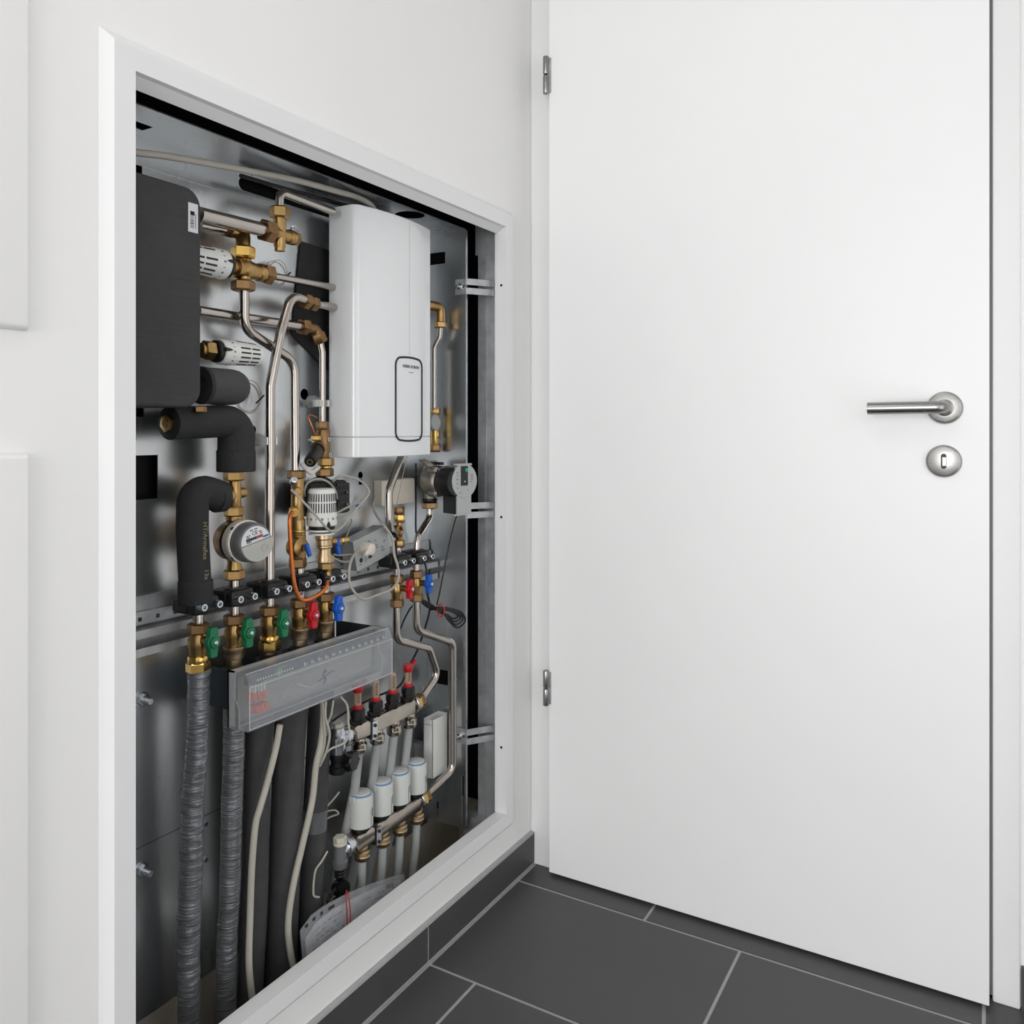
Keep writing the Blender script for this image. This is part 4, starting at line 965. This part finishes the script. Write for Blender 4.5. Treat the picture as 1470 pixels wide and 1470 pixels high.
# gauge column right of the heater
t = thing('gauge_column', 'brass column with round pale gauge half hidden behind the water heater', 'gauge', at(624, 650, -.13))
nutv(t, 625, 585, 595, -.13, 15, 'brass'); bodyv(t, 624, 594, 640, -.13, 11, 'brass_bright'); nutv(t, 625, 618, 629, -.13, 14, 'brass'); nutv(t, 625, 637, 649, -.13, 16, 'bronze')
p = at(620, 606.5, -.12); MB().lathe(p, OUT, [(0, .015), (.002, .0178), (.010, .0178), (.012, .0160), (.0105, .0150), (.0105, .0001)], 28).build('gauge', 'pex', t)
t = thing('brass_elbow', 'brass elbow at the upper right behind the water heater', 'fitting', at(632, 474, -.12), 'brass fittings')
MB().sweep(fillet([at(608, 437, -.125), at(632, 441, -.115), at(632, 466, -.115)], .012), .0105, 16).build('body', 'brass', t)
nutv(t, 632, 462, 471, -.115, 18, 'brass')
pipe('thin steel pipe curving behind the right edge of the water heater', [(632, 470, -.115), (631, 484, -.118), (623, 500, -.13), (623, 590, -.13)], .0058, .02)
# column below the heater
pipe('bent steel pipe dropping from below the water heater', [(580, 645, -.115), (558, 704, -.10), (558.5, 758, -.10), (570, 768, -.118)], .0079, .028)
t = thing('brass_column', 'brass column valve below the cream box', 'valve', at(572, 790, -.118), 'brass column valves')
X7 = -.118
nutv(t, 573, 728, 738, X7, 15, 'bronze'); nutv(t, 574, 738, 750, X7, 15, 'brass_bright'); bodyv(t, 573, 749, 777, X7, 10, 'brass'); nutv(t, 573, 775, 786, X7, 16, 'brass')
p = at(569, 763, X7+.004); MB().lathe(p-OUT*.01, OUT, [(0, .010), (.004, .0125), (.018, .0125), (.020, .0085), (.016, .0060), (.016, .0001)], 22).build('port', 'bronze', t)
MB().cyl(at(572, 802, X7), at(572, 785, X7), .0075).build('stub_pipe', 'pipe_steel', t)
t = tag(MB().sweep([at(584.5, 654, -.095), at(569, 726, -.112)], .0007, 6).build('capillary_wire', 'cable_grey'), 'thin straight wire from the water heater to the brass column', 'wire')
# cream controller box
a = at(536, 727.5, XB); b = at(549, 690, -.1425); e = at(596, 700, -.1425)
t = thing('cream_box', 'small cream plastic connection box on the back panel below the water heater', 'connection box', V((-.15, (b.y+e.y)/2, a.z)))
zb_, zt_ = at(549, 727.5, -.1425).z, b.z
MB().box((XB+.0003, b.y, zb_), (-.149, e.y, zt_)).build('base', 'offwhite', t, bevel=.0015)
MB().box((-.149, b.y, zb_), (-.1425, e.y, zt_)).build('cover', 'cream', t, bevel=.004, segs=3)

# tilted grey control unit with plug
Xc = -.118
q4 = [at(508, 777, Xc), at(513, 820, Xc), at(560, 794.5, Xc), at(556, 750, Xc)]
t = thing('control_unit', 'tilted grey metal control unit with cream plug between thermostat and brass column', 'control unit', V((Xc, q4[1].y, q4[1].z)))
ux = (q4[2]-q4[1]).normalized(); uz = V((0, -ux.z, ux.y)); o0 = q4[1]; wl_ = (q4[2]-q4[1]).length; hl = .058
def cu(x, z, d=0): return o0+ux*x+uz*z+OUT*d
MB().prism([cu(0, 0, -.034), cu(wl_, 0, -.034), cu(wl_, hl, -.034), cu(0, hl, -.034)], OUT*.033).build('case', 'galv', t, bevel=.001, segs=1)
fp = MB().prism([cu(-.001, -.001, -.001), cu(wl_, -.001, -.001), cu(wl_, hl+.001, -.001), cu(-.001, hl+.001, -.001)], OUT*.0015).build('face_plate', 'grey_plastic', t)
MB().rcyl(cu(.014, .017), cu(.014, .017, .0012), .0046, .0003).build('fuse_hole', 'black', fp)
MB().prism([cu(.036, .012, .0004), cu(.046, .012, .0004), cu(.046, .046, .0004), cu(.036, .046, .0004)], OUT*.0006).build('dark_window', 'ink', fp)
mb = MB()
for x_, z_, w_ in ((.024, .016, .006), (.024, .012, .008), (.024, .008, .005), (.06, .03, .006), (.06, .025, .008), (.075, .02, .008), (.075, .014, .01), (.085, .03, .006), (.008, .008, .006), (.06, .04, .004)):
    mb.prism([cu(x_, z_, .0006), cu(x_+w_, z_, .0006), cu(x_+w_, z_+.002, .0006), cu(x_, z_+.002, .0006)], OUT*.0003)
g = mb.build('face_print', 'ink_pale', fp); g['kind'] = 'stuff'
pl = MB().lathe(cu(.027, .036), OUT, [(0, .0135), (.010, .0138), (.013, .0130), (.020, .0110), (.022, .008)], 20).build('plug', 'cream', t)
MB().lathe(cu(.027, .036, .014), -ux*.9-UP*.2+OUT*.25, [(0, .0068), (.010, .0066), (.012, .0052), (.018, .0048), (.022, .0035)], 14).build('plug_sleeve', 'cream', pl)

# ------------------------------------------------------------------ middle brass column, third thermostat and black valve parts
X4 = XA
t = thing('brass_column', 'brass column with small blue lever above the red ball valve', 'valve', at(428, 815, X4), 'brass column valves')
nutv(t, 425.5, 675, 687, X4, 27, 'bronze'); bodyv(t, 427, 686, 762, X4, 19, 'brass'); bodyv(t, 428, 745, 770, X4, 21, 'brass'); bodyv(t, 428, 760, 764, X4, 23, 'brass_bright')
bodyv(t, 428, 768, 802, X4, 22, 'brass'); nutv(t, 427.5, 800, 815, X4, 25, 'bronze')
p = at(424, 785, X4+.004); MB().lathe(p-OUT*.006, OUT, [(0, .016), (.010, .0175), (.020, .0165), (.022, .012), (.024, .006), (.03, .006)], 26).build('ball_port', 'brass', t)
lv = MB().obox(p+OUT*.026+V((0, .0035, -.004)), OUT, (0, .94, .34), (0, -.34, .94), .006, .007, .024).build('blue_lever', 'blue', t, bevel=.0015)
p = at(424, 705, X4+.008); MB().lathe(p, V((.85, -.5, 0)), [(0, .0085), (.010, .0085), (.012, .006), (.016, .006)], 18).build('sensor_port', 'bronze', t)
p = at(419, 693, X4+.012); MB().rcyl(p, p+V((.012, -.006, .006)), .0058, .001).build('sensor_pin', 'zinc', t)
p = at(420, 733, X4+.008); MB().hex(p, p+V((.012, -.007, -.002)), .0095).build('capillary_nut', 'brass_bright', t)
MB().cyl(at(430.5, 832, X4), at(430.5, 814, X4), .0080).build('stub_pipe', 'pipe_steel', t)
t = tag(MB().sweep(fillet(spline([at(420, 735, -.08), at(416, 744, -.074), at(416.5, 772, -.072), at(419.5, 813, -.072), at(424, 844, -.072), at(433, 861, -.072), at(451, 857, -.072), at(467, 845, -.076), at(470.5, 833, -.085)], 8), 0), .0034, 10).build('copper_loop', 'copper', smooth=60), 'orange copper capillary tube looping past the fourth and fifth clamps', 'tube')
t = thing('thermostatic_valve', 'large white numbered thermostat head standing upright on pale brass valve', 'valve', at(466, 832, -.095), 'thermostatic valves')
X3 = -.088
thermo(t, at(462, 757, X3), UP, .068, .0262, 34, .075)
b0 = at(462, 757, X3)
for k in range(2): MB().ring(b0-UP*(.006+k*.006), b0-UP*(.003+k*.006), .0245-k*.002, .012).build('grip_ring', 'white_plastic', t)
text('scale_number', '2', .0085, 'ink', t, at(474, 742, X3)+V((.0195, -.010, 0)), V((.62, .78, 0)), UP)
text('scale_number', '1', .0085, 'ink', t, at(465, 743, X3)+V((.0225, -.0146, 0)), V((.5, .86, 0)), UP)
t_ = t
MB().lathe(at(465, 768, X3)+UP*.004, -UP, [(0, .0150), (.010, .0156), (.012, .0140), (.02, .0140)], 16).build('knurled_ring', 'brass_pale', t)
MB().lathe(at(465.5, 774, X3), -UP, [(0, .0135), (.010, .0135), (.011, .0145), (.014, .0145), (.016, .0120), (.024, .0115), (.030, .0140), (.038, .0140)], 22).build('body', 'brass_pale', t)
nutv(t, 467, 797, 808, X3, 25, 'brass_pale'); nutv(t, 468, 807, 817, X3, 23, 'brass')
MB().lathe(at(470.5, 816, X3), -UP, [(0, .008), (.006, .0055), (.010, .0065), (.019, .0055)], 16).build('tail', 'brass', t)
p = at(474, 778, X3); br = MB().rcyl(p, p+V((.004, .022, 0)), .0075, .001).build('side_port', 'brass', t)
p = at(484, 781, X3+.004); MB().obox(p+UP*.004, (1, 0, 0), (0, 1, 0), UP, .012, .011, .013).build('blue_lever', 'blue', t, bevel=.002); 
MB().obox(p-UP*.010+V((0, .002, 0)), (1, 0, 0), (0, .97, .25), (0, -.25, .97), .008, .008, .018).build('blue_lever_tip', 'blue', t, bevel=.002)
p = at(489, 776, X3); MB().hex(p, p+RT*.008, .0065).rcyl(p+RT*.008, p+RT*.020, .0045, .0006).build('brass_tip', 'brass_bright', t)
# safety valve with black knob
Xs = -.118
t = thing('safety_valve', 'dark brass valve with slanted black knob left of the water heater', 'valve', at(463, 660, Xs), 'brass column valves')
nutv(t, 463, 605, 617, -.125, 19, 'bronze'); bodyv(t, 464, 616, 660, Xs, 20, 'bronze', e=.003)
k1, k0 = at(445, 663, -.082), at(458, 642, -.108)
MB().lathe(k0, k1-k0, [(0, .011), (.002, .0128), (.010, .0128)], 20).build('bonnet', 'bronze', t)
kb = MB().lathe(k0+(k1-k0)*.2, k1-k0, [(0, .0100), (.003, .0112), ((k1-k0).length*.8-.002, .0108), ((k1-k0).length*.8, .0098)], 24).build('black_knob', 'black', t)
d = (k1-k0).normalized(); MB().ring(k1+d*.0002, k1+d*.0012, .0052, .0038).build('knob_mark', 'brass_pale', kb)
p = at(453.5, 632, -.10); MB().hex(p, p+UP*.008, .0085).build('top_nut', 'brass_bright', t)
MB().sweep(spline([p+UP*.007, at(447, 610, -.10), at(442.5, 598, -.105), at(447, 596, -.115), at(455, 600, -.125)]), .0013, 6).build('copper_capillary', 'copper', t)
for px, py in ((444, 632), (468, 631), (469.5, 653)):
    p = at(px, py, -.112); MB().ring(p, p+OUT*.008, .0034, .0020).build('screw_boss', 'zinc', t)
MB().sweep(spline([at(457, 671, -.112), at(446, 678, -.108), at(437, 670, -.108), at(434, 664, -.11)]), .0045, 8).build('white_outlet', 'white_plastic', t)
t = thing('brass_union', 'large double brass nut under the lower left corner of the water heater', 'fitting', at(467, 684, -.11), 'brass fittings')
nutv(t, 468, 657, 669, -.112, 24, 'brass'); bodyv(t, 468, 668, 673, -.112, 16, 'brass_bright'); nutv(t, 466, 672, 684, -.112, 26, 'bronze')
t = thing('black_actuator', 'black ribbed actuator housing behind the upright white thermostat head', 'actuator', at(480, 742, -.13))
a, b = at(440, 742, -.13), at(497, 688, -.13)
MB().prism([V((-.15, a.y, a.z)), V((-.15, b.y, a.z)), V((-.15, b.y, b.z-.010)), V((-.15, b.y-.014, b.z)), V((-.15, a.y, b.z))], OUT*.03).build('housing', 'black', t, bevel=.003)
for k in range(5): MB().box((-.1195, b.y-.04, a.z+.008+k*.011), (-.1165, b.y-.006, a.z+.012+k*.011)).build('rib', 'black_gloss', t)
for k in (0, 1): MB().sphere(V((-.118, b.y-.012, a.z+.016+k*.022)), .0022, 8).build('rivet', 'zinc', t)
MB().sweep(spline([at(440, 700, -.12), at(448, 690, -.115), at(463, 686, -.113), at(477, 694, -.113), at(484, 712, -.115), at(484, 735, -.118)]), .0032, 8).build('cable_bow', 'cable_black', t)

# ------------------------------------------------------------------ cables
cg = 'grey cables in the cabinet'
cable('thick grey cable running along the cabinet top into the water heater', [(150, 212, -.075), (196, 219, -.075), (241, 224.5, -.075), (302, 235, -.076), (355, 245, -.078), (425, 259, -.08), (481, 274, -.083), (512, 283, -.086), (531, 293, -.09), (539, 303, -.095)], .0052, n=12, group=cg)
cable('dark cable along the cabinet top below the thick grey cable', [(345, 252, -.13), (400, 268, -.13), (440, 279, -.13), (478, 290, -.132), (520, 300, -.135)], .0035, 'cable_black', group=cg)
cable('grey cable slung in front of the upright white thermostat head', [(418, 703, -.082), (438, 723, -.058), (456, 743, -.052), (471, 760, -.054), (481, 763, -.056), (493, 754, -.06), (509, 734, -.066), (525.5, 715, -.07), (530, 705, -.072), (520, 692, -.076), (504, 685, -.08), (488, 683, -.09), (478, 691, -.105)], .0021, group=cg)
cable('grey cable bow behind the top of the upright thermostat head', [(437, 712, -.11), (437, 704, -.107), (442, 693, -.104), (456, 687.5, -.1), (471, 692, -.1), (481, 704, -.105), (484, 716, -.11)], .0021, group=cg)
cable('upper grey cable of the pair tied with blue right of the thermostat head', [(482, 737, -.09), (501, 727, -.085), (521, 714, -.08), (528, 706, -.08)], .0021, group=cg)
cable('lower grey cable of the pair tied with blue right of the thermostat head', [(482, 743, -.085), (498, 737, -.08), (513.5, 727, -.078), (522, 716, -.076)], .0021, group=cg)
p = at(513.5, 727.5, -.078); tag(MB().obox(p, (0, .8, .6), OUT, (0, -.6, .8), .008, .007, .006).build('cable_tie', 'blue', bevel=.001), 'small blue tie on the pair of grey cables', 'cable tie')
cable('grey plug cable looping down from the control unit and up to the cream box', [(516, 788, -.098), (506, 800, -.085), (501.5, 816, -.078), (501.5, 834, -.074), (508, 849, -.07), (522, 860, -.068), (542, 854, -.07), (563, 845, -.07), (572, 831, -.072), (571, 813, -.078), (566, 796, -.084), (563, 772, -.088), (550.5, 753.5, -.1), (540, 739, -.13), (536, 725, -.14), (540, 713, -.139)], .0026, group=cg)
cable('short grey cable into the left side of the control unit, upper of two', [(479, 796, -.11), (490, 797, -.112), (507, 795, -.128)], .002, group=cg)
cable('short grey cable into the left side of the control unit, lower of two', [(479, 801, -.11), (490, 806, -.112), (500, 806, -.12), (509, 802, -.13)], .002, group=cg)
cable('grey cable hanging between thermostat head and control unit', [(498, 752, -.12), (501, 745, -.118), (505, 747, -.118), (501, 760, -.125), (497, 772, -.13), (496, 782, -.135)], .0017, group=cg)
cable('thick grey cable hanging over the third hose', [(402, 1040, -.07), (396, 1074, -.071), (384, 1122, -.073), (374, 1157, -.075), (366.5, 1186, -.076), (361.5, 1246, -.078), (359, 1315, -.08), (357.5, 1384, -.082), (363, 1440, -.084), (372, 1500, -.086)], .0053, 'cable_light', n=12, group=cg)
cable('thick grey cable hanging over the fifth hose', [(464.5, 1005, -.075), (463.5, 1043, -.078), (460, 1070, -.08), (453.5, 1100, -.083), (448, 1150, -.085), (434.5, 1211, -.086), (420.5, 1273, -.088), (413.7, 1327, -.09), (418, 1373, -.09), (427, 1405, -.09)], .0056, 'cable_light', n=12, group=cg)
cable('thin grey cable left of the chrome vent valve', [(463.5, 1008, -.07), (465, 1036, -.07), (466.5, 1062, -.072), (462, 1085, -.08), (455, 1104, -.09)], .002, 'cable_light', group=cg)
cable('thin grey cable in front of the chrome vent valve', [(468, 1007, -.066), (467, 1028, -.066), (472.5, 1048, -.066), (472.5, 1062, -.068), (467, 1083, -.076), (459, 1100, -.085)], .002, 'cable_light', group=cg)
cable('thin grey cable hidden in the bundle below the wiring box', [(478.5, 1005, -.07), (475.5, 1025, -.071), (470, 1040, -.073), (468, 1056, -.075)], .002, 'cable_light', group=cg)
cable('grey cable loop around the chrome vent valve', [(489, 1000, -.066), (498.5, 1013, -.066), (500, 1036, -.066), (501, 1052, -.066), (494.5, 1066, -.068), (474, 1075.5, -.074), (462, 1088, -.084)], .002, 'cable_light', group=cg)
cable('thin grey cable left of the taped hose', [(436, 1090, -.14), (450, 1080, -.135), (460, 1066, -.12)], .0017, 'cable_light', group=cg)
cable('thin grey cable beside the lower actuators', [(469, 1158, -.125), (478, 1148, -.125), (487, 1137, -.125)], .0018, 'cable_light', group=cg)
cable('thin grey cable coil behind the tape band', [(468, 1165, -.14), (480, 1163, -.135), (486, 1168, -.13), (476, 1172, -.135), (468, 1176, -.14)], .0016, 'cable_light', group=cg)
cable('grey angled wire beside the lower drain cap', [(470, 1222, -.1), (462, 1236, -.1), (453.5, 1248, -.1), (450.5, 1264, -.1), (449.8, 1282, -.1), (452, 1287, -.1), (458, 1288, -.1)], .0019, 'cable_light', group=cg)
bgp = 'black cables in the cabinet'
cable('thin black cable dropping from the pump to the cable bundle', [(658, 733, -.06), (652, 752, -.07), (645, 781, -.08), (638, 815, -.085), (631, 852, -.085), (627, 868, -.075)], .0016, 'cable_black', group=bgp)
cable('thin black cable down the side panel behind the pump', [(597, 665, -.15), (597, 720, -.15), (597, 760, -.15), (600, 772, -.15), (605, 800, -.14), (611, 812, -.13), (613, 830, -.125), (612, 850, -.125)], .002, 'cable_black', group=bgp)
cable('black cable running down behind the bent manifold pipes', [(613, 850, -.125), (617, 872, -.125), (612, 895, -.13), (604, 920, -.135), (597, 938, -.135), (585, 960, -.135), (573, 985, -.135), (540, 1000, -.14), (500, 1020, -.14), (470, 1040, -.14)], .0022, 'cable_black', group=bgp)
cable('short black cable crossing behind the bent supply pipe', [(607, 860, -.13), (592, 870, -.13), (582, 886, -.13), (574, 905, -.13)], .0018, 'cable_black', group=bgp)
cb_ = thing('cable_bundle', 'bundled black cable with red tie hanging right of the blue valve', 'cable', at(640, 900, -.085))
tw = at(632, 874, -.068)
for k in range(4):
    sx = .8+.11*k; dz = (k-1.5)*.0022; r_ = at(632+31*sx, 874+13*sx, -.058)
    d = r_-tw; up = V((.12, 0, 1))*(.004+.0022*k)
    pts = [at(606, 861+k*1.5, -.1), at(616, 866+k*2, -.094), tw+V((.001*k, 0, dz)), tw+d*.4+up*.9, tw+d*.8+up*1.1, r_+up*.3, r_-up*.8, tw+d*.72-up*2.3, tw+d*.35-up*1.5, tw+V((.001*k, 0, -.005+dz)), at(617, 869+k*2, -.094)]
    MB().sweep(spline(pts, 6), .0021, 8).build('cable_loop', 'cable_black', cb_, smooth=60)
MB().sweep([tw+V((.0015, 0, -.003))+V((.007*math.cos(th), .003*math.cos(th), .013*math.sin(th))) for th in [2*math.pi*k/16 for k in range(17)]], .0017, 6).build('red_tie', 'tie_red', cb_)

# ------------------------------------------------------------------ white carton, paper sleeve
xa, xb_ = -.129, -.105
y0_, y1_ = at(621, 1035, xb_).y, at(642, 1035, xb_).y; zt_, zb_ = at(621, 1034, xb_).z, at(621, 1119, xb_).z
t = thing('white_carton', 'tall white open-topped carton behind the long bent pipe', 'carton', (-.117, (y0_+y1_)/2, zb_))
mb = MB().box((xa, y0_, zb_), (xa+.001, y1_, zt_)).box((xb_-.001, y0_, zb_), (xb_, y1_, zt_-.001)).box((xa, y0_, zb_), (xb_, y0_+.001, zt_)).box((xa, y1_-.001, zb_), (xb_, y1_, zt_)).box((xa, y0_, zb_), (xb_, y1_, zb_+.001)).box((xa, y0_, zt_-.012), (xb_-.001, y1_, zt_-.011)).build('sleeve', 'white_plastic', t)
MB().box((-.1659, (y0_+y1_)/2-.01, zb_+.02), (xa-.0002, (y0_+y1_)/2+.01, zb_+.06)).build('wall_tab', 'galv', t)
tl, tr = at(431, 1336, -.066), at(583, 1256, -.062)
t = thing('paper_sleeve', 'printed papers in clear punched sleeve leaning behind the lower frame edge', 'document sleeve', V((-.05, (tl.y+tr.y)/2, .0)))
def bowf(s): return math.sin(math.pi*min(1, max(0, s))**.62)**.85
def sheet(tl, tr, drop, bow, X0, th, n=12):
    rows = 6; v = []; f = []
    for j in range(rows+1):
        for i in range(n+1):
            s = i/n; p = tl.lerp(tr, s); p.z += bow*bowf(s); k = j/rows
            v.append(V((p.x+X0+.020*k+.006*math.sin(math.pi*s*1.3)*(1-k), p.y, max(.004, p.z-(p.z-.004)*k*drop))))
    N = len(v)
    for j in range(rows):
        for i in range(n): a = j*(n+1)+i; f.append((a, a+1, a+n+2, a+n+1))
    return MB().add(v+[p-V((th, 0, 0)) for p in v], f+[tuple(N+i for i in q)[::-1] for q in f]), v
sl, v_ = sheet(tl, tr, 1, .026, 0, .0012); sl.build('clear_sleeve', 'clear_sleeve', t, smooth=60)
tl2 = tl.lerp(tr, .05); tr2 = tl.lerp(tr, .97); tl2.z -= .020; tr2.z -= .008
pp, v_ = sheet(tl2, tr2, 1, .026, -.0025, .0006); ppo = pp.build('paper', 'paper', t, smooth=60)
def onp(s, d):
    p = tl2.lerp(tr2, s); p.z += .026*bowf(s); k = d/max(.02, p.z-.004)
    return V((p.x-.0025+.020*k+.006*math.sin(math.pi*s*1.3)*(1-k)+.0005, p.y, p.z-d))
mb = MB(); rnd = random.Random(8)
for r_ in range(9):
    s = .04
    while s < .9:
        w_ = rnd.uniform(.015, .05)
        if rnd.random() < .68 and not (r_ < 3 and .3 < s < .5):
            a, b = onp(s, .012+r_*.0085), onp(s+w_, .012+r_*.0085); hh = rnd.uniform(.0012, .003); up = onp(s, .012+r_*.0085-hh)-a
            mb.add([a, b, b+up, a+up], [(0, 1, 2, 3)])
        s += w_+rnd.uniform(.01, .03)
g = mb.build('print', 'ink_pale', ppo); g['kind'] = 'stuff'
a, b = onp(.80, .009), onp(.90, .009); up = V((0, 0, .009)); g = MB().add([a+OUT*.0003, b+OUT*.0003, b+up+OUT*.0003, a+up+OUT*.0003], [(0, 1, 2, 3)]).build('logo_block', 'ink', ppo)
a, b = onp(.85, .0085), onp(.897, .0085); up = V((0, 0, .0075)); MB().add([a+OUT*.0006, b+OUT*.0006, b+up+OUT*.0006, a+up+OUT*.0006], [(0, 1, 2, 3)]).build('logo_red', 'red', ppo)
for s in (.045, .10, .16, .24):
    p = tl.lerp(tr, s); p.z += .026*bowf(s)-.009; tgv = (tl.lerp(tr, s+.04)+UP*.026*bowf(s+.04)-tl.lerp(tr, s-.03)-UP*.026*bowf(s-.03)).normalized()
    MB().obox(p+OUT*(.0012+.006*math.sin(math.pi*s*1.3)), OUT, tgv, tgv.cross(OUT), .0004, .006 if s < .2 else .014, .005).build('punch_hole', 'ink', t)
lp = [(497.5, 1278, -.06), (500, 1284, -.052), (503, 1310, -.048), (502, 1335, -.046), (499, 1340, -.046), (498, 1310, -.048), (496.5, 1286, -.052), (497.5, 1278, -.06)]
tag(MB().sweep(spline([at(*p) for p in lp], 4), .0011, 6).build('red_tie_loop', 'tie_red'), 'thin red tie loop hanging over the paper sleeve', 'cable tie')
